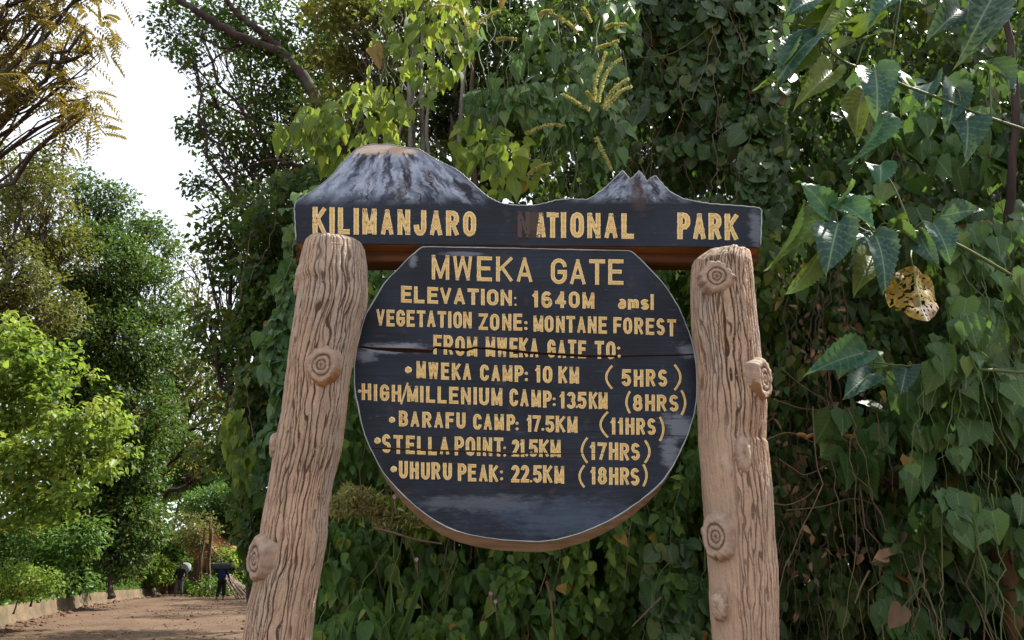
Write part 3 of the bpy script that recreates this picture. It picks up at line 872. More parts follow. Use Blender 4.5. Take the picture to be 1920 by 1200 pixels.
class Letters:
    def __init__(self, Y, cracks=()):
        self.Y, self.mb, self.cr = Y, MB(), cracks
        self.rng = np.random.default_rng(17)
    def stroke(self, pts, s, tofn, wear, ylim=None, ext=True):
        p = np.array(pts, float)                                # in pixels, y up from the base line
        n = 0
        seg = np.linalg.norm(np.diff(p, axis=0), axis=1)
        keep = np.concatenate([[True], seg > .05]); p = p[keep]
        if len(p) < 2: return
        if ext:                                                 # square ends reach past the centre line
            d0 = p[0] - p[1]; d1 = p[-1] - p[-2]
            p[0] = p[0] + d0 / np.linalg.norm(d0) * s * .5; p[-1] = p[-1] + d1 / np.linalg.norm(d1) * s * .5
        seg = np.linalg.norm(np.diff(p, axis=0), axis=1); cum = np.concatenate([[0], np.cumsum(seg)])
        m = max(2, int(cum[-1] / 1.1))
        # keep corners: sample along, then offset by the local normal
        t = np.linspace(0, cum[-1], m + 1)
        q = np.stack([np.interp(t, cum, p[:, 0]), np.interp(t, cum, p[:, 1])], -1)
        tg = np.gradient(q, axis=0); tg /= np.linalg.norm(tg, axis=1)[:, None] + 1e-9
        nr = np.stack([-tg[:, 1], tg[:, 0]], -1)
        jit = 1 + .06 * self.rng.normal(0, 1, len(q))
        off = q[:, None] + nr[:, None] * (XA[None, :, None] * (s * .5 * jit)[:, None, None])
        if ylim is not None: off[..., 1] = np.clip(off[..., 1], ylim[0], ylim[1])
        px, py = tofn(off[..., 0], off[..., 1])
        h = XH * 1.0
        P = at(px, py, self.Y); P[..., 1] -= h[None]
        k = len(XA); n = len(q)
        i, j = np.meshgrid(np.arange(n - 1), np.arange(k - 1), indexing='ij')
        f = np.stack([i * k + j, i * k + j + 1, (i + 1) * k + j + 1, (i + 1) * k + j], -1).reshape(-1, 4)
        # the letter is split where a joint of the board gapes
        cxm, cym = px.ravel()[f].mean(1), py.ravel()[f].mean(1)
        ok = np.ones(len(f), bool)
        for c, w in self.cr:
            yy = np.interp(cxm, [a[0] for a in c], [a[1] for a in c]); ww = np.interp(cxm, [a[0] for a in c], w)
            ok &= np.abs(cym - yy) > ww * .5
        u = np.broadcast_to(1 - np.abs(XA), (n, k)).ravel()
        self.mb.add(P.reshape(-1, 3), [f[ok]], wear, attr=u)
    def word(self, text, x0, yt0, yb0, x1, yt1, yb1, s, wear=.5, gap=.26):
        s = s * 1.08
        H = ((yb0 - yt0) + (yb1 - yt1)) / 2
        wid = [WID.get(c, 1.0) for c in text]
        # total = sum(w)*u + n_narrow*s + gaps
        nI = sum(1 for w in wid if w == 0); n = len(text)
        u = (x1 - x0 - nI * s) / (sum(wid) + gap * (n - 1))
        x = x0
        sl = lambda xx: ((xx - x0) / max(1e-6, x1 - x0))
        def tofn(X, Yv):
            t = sl(X); yb = yb0 + (yb1 - yb0) * t; yt = yt0 + (yt1 - yt0) * t
            return X, yb + (yt - yb) * (Yv / H)
        for c, w in zip(text, wid):
            W = s if w == 0 else w * u
            hh = H * 1.0
            top = H
            if c in 'ams': top = H * .68
            jx, jy = self.rng.normal(0, .35), self.rng.normal(0, .35)
            for st in glyph(c):
                pts = [(x + s / 2 + a * (W - s) + jx, s / 2 + b * (top - s) + jy) for a, b in st]
                diag = c in 'AMNVWKZ7421RX'
                self.stroke(pts, s * (.8 if diag and len(st) == 2 and abs(st[0][0] - st[1][0]) > .1 and abs(st[0][1] - st[1][1]) > .1 else .92 if c in 'MNW' else 1), tofn, wear + self.rng.normal(0, .08), (jy, top + jy) if len(st) == 2 or c == '2' else None, ext=len(st) < 4 or c in 'JU')
            x += W + gap * u
    def dot(self, x, y, r, wear=.5):
        a = np.linspace(0, 2 * np.pi, 18, endpoint=False)
        V = []; A = []
        for f, h, uu in ((1, .0004, 0), (.75, .0034, .3), (.4, .0030, .8), (.05, .0024, 1)):
            jit = 1 + .07 * self.rng.normal(0, 1, 18) * (f > .5)
            P = at(x + r * f * jit * np.cos(a), y + r * f * jit * np.sin(a) * .96, self.Y); P[:, 1] -= h; V.append(P); A.append(np.full(18, uu))
        i, j = np.meshgrid(np.arange(3), np.arange(18), indexing='ij')
        self.mb.add(np.concatenate(V), [np.stack([i * 18 + j, i * 18 + (j + 1) % 18, (i + 1) * 18 + (j + 1) % 18, (i + 1) * 18 + j], -1).reshape(-1, 4)], wear, attr=np.concatenate(A))
    def paren(self, ch, x0, x1, y0, y1, s=4.2):
        t = np.linspace(0, 1, 20); b = np.sin(np.pi * t) ** .9
        xs = (x1 - s / 2) - (x1 - x0 - s) * b if ch == '(' else (x0 + s / 2) + (x1 - x0 - s) * b
        skew_ = 0
        self.stroke(np.stack([xs, -(y0 + (y1 - y0) * t)], -1), s, lambda X, Yv: (X, -Yv), .45, None, False)
    def slash(self, x0, y0, x1, y1, s=3.6): self.stroke([(x0, -y0), (x1, -y1)], s, lambda X, Yv: (X, -Yv), .45, None, False)
    def build(self, parent): return self.mb.build("lettering", LETTER, parent, False, O)

def mat_letter():
    m = NT("yellow letter paint"); o = m.obj()
    u = m.attr("wear"); t = m.attr("tint")
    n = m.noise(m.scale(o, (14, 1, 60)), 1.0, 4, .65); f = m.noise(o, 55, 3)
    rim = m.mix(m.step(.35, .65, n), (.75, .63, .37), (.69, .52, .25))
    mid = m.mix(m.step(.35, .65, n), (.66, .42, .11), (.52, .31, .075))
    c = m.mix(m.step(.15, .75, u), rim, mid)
    c = m.mix(m.step(.62, .72, f) * .6, c, (.70, .62, .50))
    c = m.mix(m.step(.62, .72, n) * .25, c, (.30, .17, .07))
    # paint flaked off down to the wood
    flake = m.noise(m.scale(o, (30, 1, 60)), 1.0, 3, .7)
    c = m.mix(m.step(.0, .12, (t - .82) * 1.0 + (flake - .5)), c, (.055, .032, .024))
    return m.done(c, .5, .35, m.bump(n, .3, .002))
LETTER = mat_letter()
L = Letters(YS)
L.word("KILIMANJARO", 585.5, 388, 439, 892, 397, 443.5, 9.0, gap=.27)
L.build(plank)
L = Letters(YS)
L.word("N", 969.5, 396, 446, 993.5, 397, 446.5, 8.5, wear=1.2)
L.word("A", 1004, 398, 446, 1023, 398.5, 446.3, 8.5, wear=.66); L.word("T", 1025, 398, 446.3, 1047.5, 399, 446.6, 8.5, wear=.68)
L.word("IONAL", 1052, 398.5, 446.6, 1188, 400, 448, 9.0, wear=.52); L.build(plank)
L = Letters(YS)
L.word("PARK", 1269.5, 398.8, 449, 1384, 400.5, 450, 9.5, gap=.2); L.build(plank)
CR = [(crack1, w1), (crack2, w2)]
def line(*ops):
    """one mesh per word, its dots or brackets with it"""
    L, full, inpar = Letters(YD, CR), False, False
    for op in ops:
        bullet = op[0] == "dot" and op[3] > 3.5
        if full and not inpar and (op[0] == "word" or bullet or (op[0] == "paren" and op[1] == "(")):
            L.build(disc); L, full = Letters(YD, CR), False
        if op[0] == "paren": inpar = op[1] == "("
        if op[0] == "word": full = True
        getattr(L, op[0])(*op[1:])
    L.build(disc)
W_ = "word"
line((W_, "MWEKA", 808.8, 478, 524.6, 999, 483, 529.7, 6.6, .5, .26), (W_, "GATE", 1032.5, 484.7, 532.8, 1169.4, 487, 534.8, 6.9, .5, .2))
line((W_, "ELEVATION", 751.5, 536, 567.8, 960.6, 544, 574, 6.2, .5, .2), ("dot", 966, 559, 2.1), ("dot", 966.5, 571.5, 2.1, .7), (W_, "1640M", 997, 545.6, 576.6, 1114.6, 548.4, 579.4, 6.2), (W_, "amsl", 1158, 551, 580, 1226, 551.8, 581.5, 5.6, .48, .2))
line((W_, "VEGETATION", 704.7, 579.4, 611, 885, 585.4, 616.5, 5.6, .48, .2), (W_, "ZONE", 897, 587.8, 618.8, 979.8, 589, 621, 5.6), ("dot", 986, 605, 3), ("dot", 986, 616, 3), (W_, "MONTANE", 999.7, 591.6, 622.5, 1137.9, 594, 626, 5.6, .48, .2), (W_, "FOREST", 1149.7, 594.8, 625, 1267.8, 598, 630.4, 5.6))
line((W_, "FROM", 812, 628, 664.5, 895, 631, 668.4, 6, .5, .22), (W_, "MWEKA", 910, 631.5, 669.5, 1010, 635, 671, 6, .52, .2), (W_, "GATE", 1026, 636.6, 671, 1099.6, 639, 672.3, 6), (W_, "TO", 1114.6, 639.4, 673, 1154.4, 640, 673.5, 6), ("dot", 1160, 653, 3), ("dot", 1161, 668, 3))
line(("dot", 765.3, 693.8, 6.6), (W_, "MWEKA", 781, 677.8, 710.6, 883.8, 682, 713.4, 6), (W_, "CAMP", 899.7, 683.4, 714.4, 982, 685.5, 716.5, 6), ("dot", 987, 700, 3), ("dot", 987, 712, 3), (W_, "10", 1002.5, 685.3, 717.5, 1035.9, 686, 718.3, 6), (W_, "KM", 1046.6, 687, 719, 1086, 688, 720, 6),
     ("paren", "(", 1134.7, 1150, 686, 729), (W_, "5HRS", 1166, 692, 724, 1251, 693, 725.5, 6), ("paren", ")", 1262.5, 1278, 684, 731.6))
line(("dot", 674.0, 733.7, 3.3), (W_, "HIGH", 678.4, 720, 751, 752, 721.8, 753.6, 5.8), ("slash", 751.8, 758.4, 764.5, 717.8), (W_, "MILLENIUM", 762.8, 723.4, 753.8, 942, 727.5, 761, 5.8, .48, .24), (W_, "CAMP", 955, 728.4, 762, 1034.4, 733, 765, 5.8), ("dot", 1039, 748, 2.8), ("dot", 1039, 759, 2.8), (W_, "135", 1048.4, 734.6, 766, 1100, 735, 767, 5.8, .48, .2), ("dot", 1081.5, 763, 2.4), (W_, "KM", 1103.8, 735, 767, 1139.8, 736, 767.8, 5.8, .48, .16),
     ("paren", "(", 1172.5, 1183.5, 734, 775), (W_, "8HRS", 1186.6, 739, 770, 1272.5, 741, 772.5, 5.8), ("paren", ")", 1275.5, 1287, 732, 778.5))
line(("dot", 734.7, 787.5, 6), (W_, "BARAFU", 748.4, 771, 800.6, 872.5, 774, 804.4, 5.8), (W_, "CAMP", 886.6, 776, 806, 966, 777, 808, 5.8), ("dot", 969.6, 794, 2.8), ("dot", 969.6, 804.5, 2.8), (W_, "17", 987, 778.5, 810, 1014, 779.5, 810.5, 5.8, .5, .12), ("dot", 1017.8, 805.5, 2.6), (W_, "5KM", 1022, 779.5, 811, 1082.8, 781, 812, 5.8, .5, .18),
     ("paren", "(", 1124, 1142, 772.5, 820), (W_, "11HRS", 1144.6, 782.8, 814.5, 1229.8, 785, 816, 5.8, .5, .22), ("paren", ")", 1235, 1246, 782, 827))
line(("dot", 707.5, 826.5, 6.3), (W_, "STELLA", 716.5, 815, 850.5, 841.6, 820, 853.5, 6), (W_, "POINT", 852, 818.4, 854, 944, 821, 856.5, 6, .5, .2), ("dot", 946.3, 840, 2.6), ("dot", 946.3, 854, 2.6), (W_, "21", 958.8, 824, 856.5, 984, 824, 857, 6, .5, .14), ("dot", 987.5, 853.5, 2.5), (W_, "5KM", 991, 824, 857, 1052, 825, 857.8, 6, .5, .16),
     ("paren", "(", 1089, 1103.5, 821, 868), (W_, "17HRS", 1105.6, 828.8, 862, 1199.8, 831, 863.5, 6, .5, .2), ("paren", ")", 1207, 1220, 826, 868))
line(("dot", 738, 880, 6.2), (W_, "UHURU", 748.4, 865, 898, 847, 869, 901, 6, .5, .22), (W_, "PEAK", 857.9, 869, 902, 934.4, 872, 904, 6, .5, .2), ("dot", 940.4, 885, 2.8), ("dot", 940.6, 898, 2.8), (W_, "22", 957.8, 872, 905, 992, 872.5, 905.5, 6, .5, .16), ("dot", 995.6, 902.5, 2.5), (W_, "5KM", 999, 872.5, 905.6, 1057.8, 873.5, 907, 6, .5, .16),
     ("paren", "(", 1084.5, 1098, 872.8, 914), (W_, "18HRS", 1106.6, 875.6, 908.5, 1199.8, 878, 910.5, 6, .5, .2), ("paren", ")", 1204, 1214.5, 871, 912))

# ================================================================== VEGETATION
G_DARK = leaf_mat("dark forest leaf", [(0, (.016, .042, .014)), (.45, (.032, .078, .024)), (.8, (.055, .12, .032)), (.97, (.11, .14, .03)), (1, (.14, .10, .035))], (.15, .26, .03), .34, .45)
G_MID = leaf_mat("mid green leaf", [(0, (.024, .075, .024)), (.5, (.048, .135, .036)), (.85, (.085, .19, .045)), (.97, (.17, .23, .05)), (1, (.22, .16, .04))], (.24, .40, .05), .36, .40)
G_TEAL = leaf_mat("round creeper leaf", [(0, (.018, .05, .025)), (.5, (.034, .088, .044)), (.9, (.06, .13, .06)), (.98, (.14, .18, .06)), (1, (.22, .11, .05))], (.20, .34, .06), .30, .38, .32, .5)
G_HEART = leaf_mat("heart shaped vine leaf", [(0, (.020, .066, .026)), (.5, (.038, .112, .042)), (.9, (.065, .165, .052)), (.985, (.14, .20, .05)), (1, (.20, .11, .04))], (.22, .38, .06), .32, .42, .3, .6)
G_HEDGE = leaf_mat("brightened hedge leaf", [(0, (.03, .09, .034)), (.5, (.065, .165, .055)), (.88, (.11, .24, .065)), (.975, (.20, .28, .06)), (1, (.24, .17, .04))], (.24, .42, .05), .34, .42)  # lighter copy of the mid green; missing light is put into the colour
G_LIT = leaf_mat("yellow green leaf", [(0, (.05, .10, .02)), (.5, (.12, .19, .034)), (.9, (.19, .26, .05)), (1, (.28, .27, .07))], (.42, .58, .06), .42, .42, warm=(1.05, 1.02, .9))
G_PEPPER = leaf_mat("light drooping vine leaf", [(0, (.045, .085, .022)), (.45, (.085, .145, .032)), (.85, (.15, .215, .045)), (.97, (.22, .24, .05)), (1, (.26, .15, .03))], (.50, .62, .06), .48, .5, .1, .5, warm=(1.05, 1.02, .9))
G_OLIVE = leaf_mat("olive leaf", [(0, (.04, .06, .02)), (.5, (.07, .09, .03)), (.85, (.11, .125, .04)), (1, (.18, .14, .05))], (.28, .32, .05), .36, .42)
G_RUST = leaf_mat("yellow brown leaflet", [(0, (.035, .028, .014)), (.5, (.075, .058, .015)), (.85, (.14, .105, .02)), (1, (.07, .035, .018))], (.42, .31, .03), .38, .45, warm=(1, 1, 1))
G_SAGE = leaf_mat("silvery olive leaf", [(0, (.05, .065, .035)), (.5, (.085, .105, .055)), (.85, (.13, .15, .08)), (1, (.19, .17, .08))], (.26, .32, .06), .30, .38, .6, warm=(1, 1, 1))
G_BIG = leaf_mat("large toothed leaf", [(0, (.016, .042, .034)), (.35, (.020, .078, .062)), (.6, (.035, .135, .068)), (.8, (.10, .18, .022)), (1, (.13, .14, .02))], (.24, .36, .03), .24, .48, .28, .75, warm=(1, 1, 1))  # teal stops have reflected sky put into the colour, yellow ones lit leaves
G_DEAD = leaf_mat("dead brown leaf", [(0, (.06, .042, .026)), (.5, (.11, .075, .045)), (1, (.32, .20, .12))], (.3, .16, .06), .2, .7, .2, warm=(1, 1, 1))
G_YELL = leaf_mat("withered yellow leaf", [(0, (.22, .135, .02)), (.5, (.30, .185, .025)), (1, (.20, .10, .06))], (.42, .26, .03), .3, .6, .2, .8, warm=(1, 1, 1))
BARK = bark_mat("brown bark", (.12, .075, .05), (.07, .042, .03))
BARKG = bark_mat("grey bark", (.20, .18, .155), (.11, .09, .075))
BARKD = bark_mat("dark bark", (.055, .036, .032), (.03, .02, .02))
BARKT = bark_mat("tan bark", (.33, .20, .10), (.22, .125, .06))
STEM = plain("green stem", (.09, .12, .04), .6, .3)
TWIGD = plain("shaded dead vine", (.085, .062, .045), .9, .1, .3, 20)  # darker dry twig colour, with the thicket's shade put into it
TWIG = plain("dry twig", (.17, .12, .085), .85, .15, .3, 20)
STALK = plain("reddish stalk", (.16, .10, .05), .6, .3)

def unit(v): return v / (np.linalg.norm(v, axis=-1, keepdims=True) + 1e-9)

def blob(px, py, Y, rx, ry=None, dy=1.0):
    c = at(px, py, Y); s = 1 / ppm(px, py, Y)
    rx_, rz_ = rx * s * 1.12, (ry or rx) * s * 1.12
    return c, np.array([rx_, min(rx_, rz_) * dy, rz_])

def tree(name, label, base, blobs, leaf, per, cl_r, mat, bark, trunk_r, seed, T=TF, cl_dens=1.0, cat="tree", group=None, wl=.55, droop=.35,
         tops=None, limb_k=1.0, twig_n=40, trunk_top=None, shell=.55, pinnate=False, vary=.25):
    """trunk and limbs, then leaf clusters through each crown volume"""
    rng = np.random.default_rng(seed)
    base = np.array([base[0], base[1], base[2] if len(base) > 2 else 0.0])
    root = thing(name, base, label, cat, group)
    tm, cm = MB(), MB()
    cents = np.array([b[0] for b in blobs])
    if trunk_top is None:
        trunk_top = cents.mean(0) * .6 + np.array([base[0], base[1], cents[:, 2].min()]) * .4
        trunk_top[2] = cents[:, 2].min() * .35 + cents[:, 2].mean() * .65
    trunk_top = np.array(trunk_top, float)
    H = np.linalg.norm(trunk_top - base)
    tr = wander(base - [0, 0, .1], trunk_top, 24, H * .02, rng)
    trad = np.linspace(trunk_r, trunk_r * .5, 24); trad[:3] *= [1.5, 1.25, 1.1]
    tube(tm, tr, trad, 12)
    for c, r in blobs:
        k = int(np.clip(12 + 10 * (c[2] - base[2]) / max(.1, trunk_top[2] - base[2]) * .7 - rng.integers(0, 5), 6, 23))
        a = tr[k]
        mid = a * .5 + c * .5 + np.array([0, 0, -.05 * np.linalg.norm(c - a)]) + rng.normal(0, .08, 3) * np.linalg.norm(c - a)
        ln = smooth_path([a, mid, c + rng.normal(0, .15, 3) * r], 14)
        ln[1:-1] += rng.normal(0, .012, (12, 3)) * np.linalg.norm(c - a)
        r0 = min(trad[k] * .6, .02 * np.linalg.norm(c - a) + .012) * limb_k
        tube(tm, ln, np.linspace(r0, r0 * .35, 14), 7)
        # clusters
        vol = r[0] * r[1] * r[2] * 4.19
        n = max(5, int(cl_dens * vol / (cl_r ** 3 * 4.19) * 5.5))
        d = unit(rng.normal(0, 1, (n, 3)))
        rad = rng.random(n) ** (1 / 3 * shell)
        d[:, 2] = np.where(d[:, 2] < -.6, d[:, 2] * .6, d[:, 2])
        cc = c + d * rad[:, None] * r * (1 + .18 * noise3(d[:, 0] * 2, d[:, 1] * 2, d[:, 2] * 2, seed)[:, None])
        for t in cc[:: max(1, n // twig_n)]:
            s = ln[rng.integers(7, 14)]
            w = wander(s, t, 6, .10 * np.linalg.norm(t - s), rng)
            tube(tm, w, np.linspace(r0 * .32, max(.002, r0 * .08), 6), 4, cap=False)
        m = rng.poisson(per * (1 if pinnate else 1.7), n).clip(2)
        idx = np.repeat(np.arange(n), m); N = len(idx)
        out = unit(cc - c)
        ctint = np.clip(.45 + vary * rng.normal(0, 1, n), 0, 1)
        if pinnate:
            # each leaf is a stalk with paired leaflets
            pr = 9
            q0 = cc[idx] + rng.normal(0, .45, (N, 3)) * cl_r
            dr = unit(out[idx] * .6 + rng.normal(0, .6, (N, 3)) + [0, 0, -.35])
            up = unit(np.array([0, 0, 1.0]) + rng.normal(0, .35, (N, 3)))
            sd = unit(np.cross(dr, up))
            rl = leaf * 4.4 * rng.uniform(.7, 1.2, N)
            for s in (-1, 1):
                for k in range(pr):
                    f = (k + 1) / pr
                    p = q0 + dr * (rl * f)[:, None] + np.array([0, 0, -1]) * (rl * .25 * f * f)[:, None]
                    ln_ = leaf * (1 - .35 * abs(f - .5)) * rng.uniform(.85, 1.1, N)
                    add_leaves(cm, p, unit(sd * s + dr * .45 + np.array([0, 0, -.25])), up, ln_, ln_ * .42, T, np.clip(ctint[idx] + rng.normal(0, .1, N), 0, 1))
            continue
        P = cc[idx] + unit(rng.normal(0, 1, (N, 3))) * (rng.random(N) ** .45 * cl_r)[:, None] * [1, 1, .75]
        D = unit(out[idx] * .7 + rng.normal(0, .6, (N, 3)) + [0, 0, -droop])
        Nn = unit(np.array([0, 0, .8]) + out[idx] * .5 + rng.normal(0, .55, (N, 3)))
        L = leaf * rng.lognormal(0, .22, N)
        add_leaves(cm, P, D, Nn, L, L * wl, T, np.clip(ctint[idx] + rng.normal(0, .16, N), 0, 1))
    tm.build("trunk", bark, root, True, base)
    cm.build("crown", mat, root, False, base, uv=T is not TF)
    return root

def in_poly(x, y, poly):
    r = np.zeros(len(x), bool); n = len(poly)
    for k in range(n):
        x1, y1 = poly[k]; x2, y2 = poly[(k + 1) % n]
        c = ((y1 > y) != (y2 > y)) & (x < (x2 - x1) * (y - y1) / ((y2 - y1) or 1e-9) + x1)
        r ^= c
    return r

def spots(poly, n, rng, hole=None, seed=0, hs=70):
    """n random pixel spots in the outline, thinned by noise holes"""
    p = np.array(poly, float); lo, hi = p.min(0), p.max(0)
    X, Yv = [], []
    tot = 0
    while tot < n:
        x = rng.uniform(lo[0], hi[0], 4 * n); y = rng.uniform(lo[1], hi[1], 4 * n)
        wob = 16
        k = in_poly(x + wob * noise3(x / 40, y / 40, 0, seed + 50), y + wob * noise3(x / 40, y / 40, 9, seed + 51), poly)
        if hole is not None:
            k &= fbm(x / hs, y / hs, 0, seed, 2) + rng.normal(0, .12, len(x)) > hole
        X.append(x[k]); Yv.append(y[k]); tot += k.sum()
    return np.concatenate(X)[:n], np.concatenate(Yv)[:n]

def curtain(name, label, cat, poly, Y0, thick, n, leaf, mat, seed, T=TM, wl=.72, hole=None, hs=70, bulge=.35, group=None, stems=30, stem_r=.004, stem_len=(.6, 2.0),
            stem_mat=None, face=(0, -1, .22), tip=(0, .0, -1), jt=.42, jn=.5, clump=1, slope=0.0, vary=.3, extra=None, clr=.16):
    """a climbing plant: leaves hung on a bulging surface, several layers deep, with hanging stems"""
    rng = np.random.default_rng(seed)
    nc = n // clump
    x, y = spots(poly, nc, rng, hole, seed, hs)
    def depth(x, y): return Y0 + slope * (x - 960) / 1000 + bulge * fbm(x / 160, y / 160, 2, seed + 7, 3)
    Yd = depth(x, y) + thick * rng.random(nc) ** 1.6
    P = at(x, y, Yd)
    ct = np.clip(.45 + vary * rng.normal(0, 1, nc) + .32 * noise3(x / 80, y / 80, 0, seed + 3), 0, 1)
    if clump > 1:
        i = np.repeat(np.arange(nc), clump); N = len(i)
        P = P[i] + rng.normal(0, clr, (N, 3)) * [1, .8, 1.2]; ct = ct[i]
    N = len(P)
    z0 = max(0, P[:, 2].min())
    base = np.array([P[:, 0].mean(), P[:, 1].mean(), 0.0])
    root = thing(name, base, label, cat, group)
    keep = P[:, 2] > .02
    P = P[keep]; ct = ct[keep]; N = len(P)
    mb = MB()
    D = unit(np.array(tip) + rng.normal(0, jt, (N, 3))); Nn = unit(np.array(face) + rng.normal(0, jn, (N, 3)))
    L = leaf * rng.lognormal(0, .25, N)
    tn = np.clip(ct + rng.normal(0, .12, N), 0, .93); tn[rng.random(N) < .007] = 1
    add_leaves(mb, P, D, Nn, L, L * wl, T, tn)
    sm = MB()
    sx, sy = spots(poly, max(1, stems), rng, None, seed + 1)
    lv = MB()
    for k in range(stems):
        a = at(sx[k], sy[k], depth(sx[k:k + 1], sy[k:k + 1])[0] + rng.uniform(-.06, .25) * thick)
        ln = rng.uniform(*stem_len)
        b = a + np.array([rng.normal(0, .22) * ln, rng.normal(0, .06), -ln])
        b[2] = max(b[2], .02)
        for _ in range(6):
            q_ = b - np.array([0, 0, EYE]); f_ = q_[1] * CP + q_[2] * SP
            bx_ = np.array([960 + F_PX * q_[0] / f_]); by_ = np.array([600 - F_PX * (q_[2] * CP - q_[1] * SP) / f_])
            if by_[0] > 1215 and bx_[0] > 600 or in_poly(bx_, by_, poly)[0]: break
            b = a + (b - a) * .6; ln *= .6
        w = wander(a, b, 16, .07 * ln, rng)
        tube(sm, w, stem_r * rng.uniform(.6, 1.5) * np.linspace(1, .5, 16), 4, cap=False)
    mb.build("foliage", mat, root, T is not TF, base, uv=True)
    if stems: sm.build("stems", stem_mat or STEM, root, True, base)
    return root

# ---------------------------------------------------------------- far end of the road
rng0 = np.random.default_rng(5)
def far_tree(px, py, Y, rx, ry, leaf, mat, seed, label, name="bush", cat="bush", per=16, dens=1.0, base_px=None, bark=BARK, tr=.12, T=TF, n=5, **kw):
    r = np.random.default_rng(seed)
    bl = []
    for k in range(n):
        a = r.uniform(0, 6.28); q = math.sqrt(r.random()) * .6
        bl.append(blob(px + rx * q * math.cos(a), py + ry * q * math.sin(a), Y + r.uniform(-1, 1) * rx / ppm(px, py, Y) * .8, rx * r.uniform(.42, .62), ry * r.uniform(.36, .55)))
    c = at(base_px or px, py, Y)
    return tree(name, label, (c[0], c[1]), bl, leaf, per, rx / ppm(px, py, Y) * .22, mat, bark, tr, seed, T, dens, cat, **kw)

# undergrowth: a far-off wood that closes the view, a mass nobody could count
rng = np.random.default_rng(61); mb = MB()
n = 26000
ux = rng.uniform(-500, 1400, n); uy = rng.uniform(640, 1115, n) + 40 * noise3(ux / 90, 0, 0, 4)
Yd = 66 + 10 * fbm(ux / 120, uy / 120, 0, 6) + rng.uniform(0, 10, n)
P = at(ux, uy, Yd); k = P[:, 2] > 0; P = P[k]; n = len(P)
Ls = rng.lognormal(-.5, .3, n)
add_leaves(mb, P, rng.normal(0, .6, (n, 3)) + [0, 0, -.6], rng.normal(0, .5, (n, 3)) + [0, -.7, .6], Ls, Ls * .7, TF, np.clip(rng.normal(.5, .25, n), 0, 1))
tag(mb.build("woods", G_MID, None, False), "distant green woods closing off the end of the road", kind="stuff")

far_tree(340, 900, 56, 70, 90, .26, G_HEDGE, 101, "hazy green tree rising over the end of the road", "tree", "tree", per=22)  # haze at the road end is put in by lighter leaf colour
far_tree(420, 945, 50, 62, 75, .22, G_HEDGE, 102, "leafy bush between the end of the road and the left sign post", per=22)
far_tree(445, 1055, 47, 45, 55, .20, G_LIT, 103, "bright bush just left of the sign post above the plank ramp", per=20)
far_tree(318, 1052, 45, 34, 50, .18, G_MID, 104, "green bush behind the porter with the pale sack", per=9, dens=.7)
far_tree(385, 1010, 44, 55, 50, .16, G_OLIVE, 105, "olive tree with sparse leaves in front of the orange hut", "tree", "tree", per=6, dens=.6, tr=.07)
far_tree(280, 1070, 43, 40, 44, .17, G_LIT, 106, "small sunlit yellow green bush where the kerb ends", per=30)
far_tree(385, 1098, 43.5, 70, 26, .16, G_MID, 107, "low green ground bush across the far end of the road", per=12, n=7, base_px=440)
far_tree(215, 960, 40, 60, 105, .20, G_DARK, 108, "dark leafy tree behind the small sunlit bush", "tree", "tree", per=26)

# bamboo like thin trunks at the road's end
for k, (px, top, lean) in enumerate([(376, 985, 8), (386, 975, 10), (392, 990, 6)]):
    a, b = ground(px, 1112), None
    a = at(px, 1108, 43.0); a[2] = .02
    b = at(px + lean, top, 43.2)
    rg = np.random.default_rng(70 + k); mb = MB()
    tube(mb, wander(a, b, 12, .1, rg), np.linspace(.075, .05, 12), 8)
    tag(mb.build("bamboo_pole", BARK, None, True, a), ["thin tan pole at the road end, leftmost of three beside the hut", "thin tan pole at the road end, tallest and middle of the three", "thin tan pole at the road end, nearest to the walking porter"][k], "pole", "thin poles at the end of the road")

# ---------------------------------------------------------------- left side of the road
t1 = [(40, 290, 70, 40), (95, 318, 50, 34), (10, 350, 80, 60), (90, 370, 70, 55), (60, 440, 90, 60), (120, 470, 60, 50), (20, 520, 90, 70), (70, 580, 90, 60), (-20, 620, 90, 70)]
tree("tall_tree", "feathery olive green tall tree at the left edge above the sunlit bush", tuple(at(-60, 700, 24)[:2]), [blob(a, b, 24 + k % 3, c * .8, d * .8) for k, (a, b, c, d) in enumerate(t1)],
     .15, 30, .6, G_OLIVE, BARKD, .25, 201, TF, 1.0, vary=.2)
t2 = [(150, 355, 45, 40), (195, 385, 55, 50), (250, 455, 70, 65), (180, 500, 100, 80), (270, 560, 70, 70), (130, 600, 100, 80), (220, 640, 90, 80), (290, 690, 55, 70), (150, 720, 90, 90), (250, 770, 80, 80), (60, 690, 90, 80), (300, 810, 40, 60), (215, 850, 90, 60)]
tree("tall_tree", "dark dense tall tree with a rounded top against the bright sky", tuple(at(100, 900, 40)[:2]), [blob(a, b, 30 + k % 3 - 1, c * .85, d * .85) for k, (a, b, c, d) in enumerate(t2)],
     .17, 34, .7, G_DARK, BARKD, .3, 202, TF, 1.15, vary=.26)
t3 = [(315, 450, 26, 30), (345, 500, 45, 40), (385, 560, 45, 50), (330, 590, 45, 50), (365, 660, 45, 50), (320, 690, 35, 40), (400, 720, 40, 50), (350, 770, 50, 40), (320, 740, 50, 50), (300, 800, 50, 50), (330, 850, 55, 50), (385, 850, 50, 50), (385, 780, 50, 46), (345, 700, 44, 40)]
tree("open_tree", "thin open tree with brownish leaves between the dark tall tree and the vines", tuple(at(250, 900, 41)[:2]), [blob(a, b, 34, c * .85, d * .85) for a, b, c, d in t3],
     .20, 14, .7, G_OLIVE, BARKD, .22, 203, TF, .75, vary=.3, limb_k=1.6)
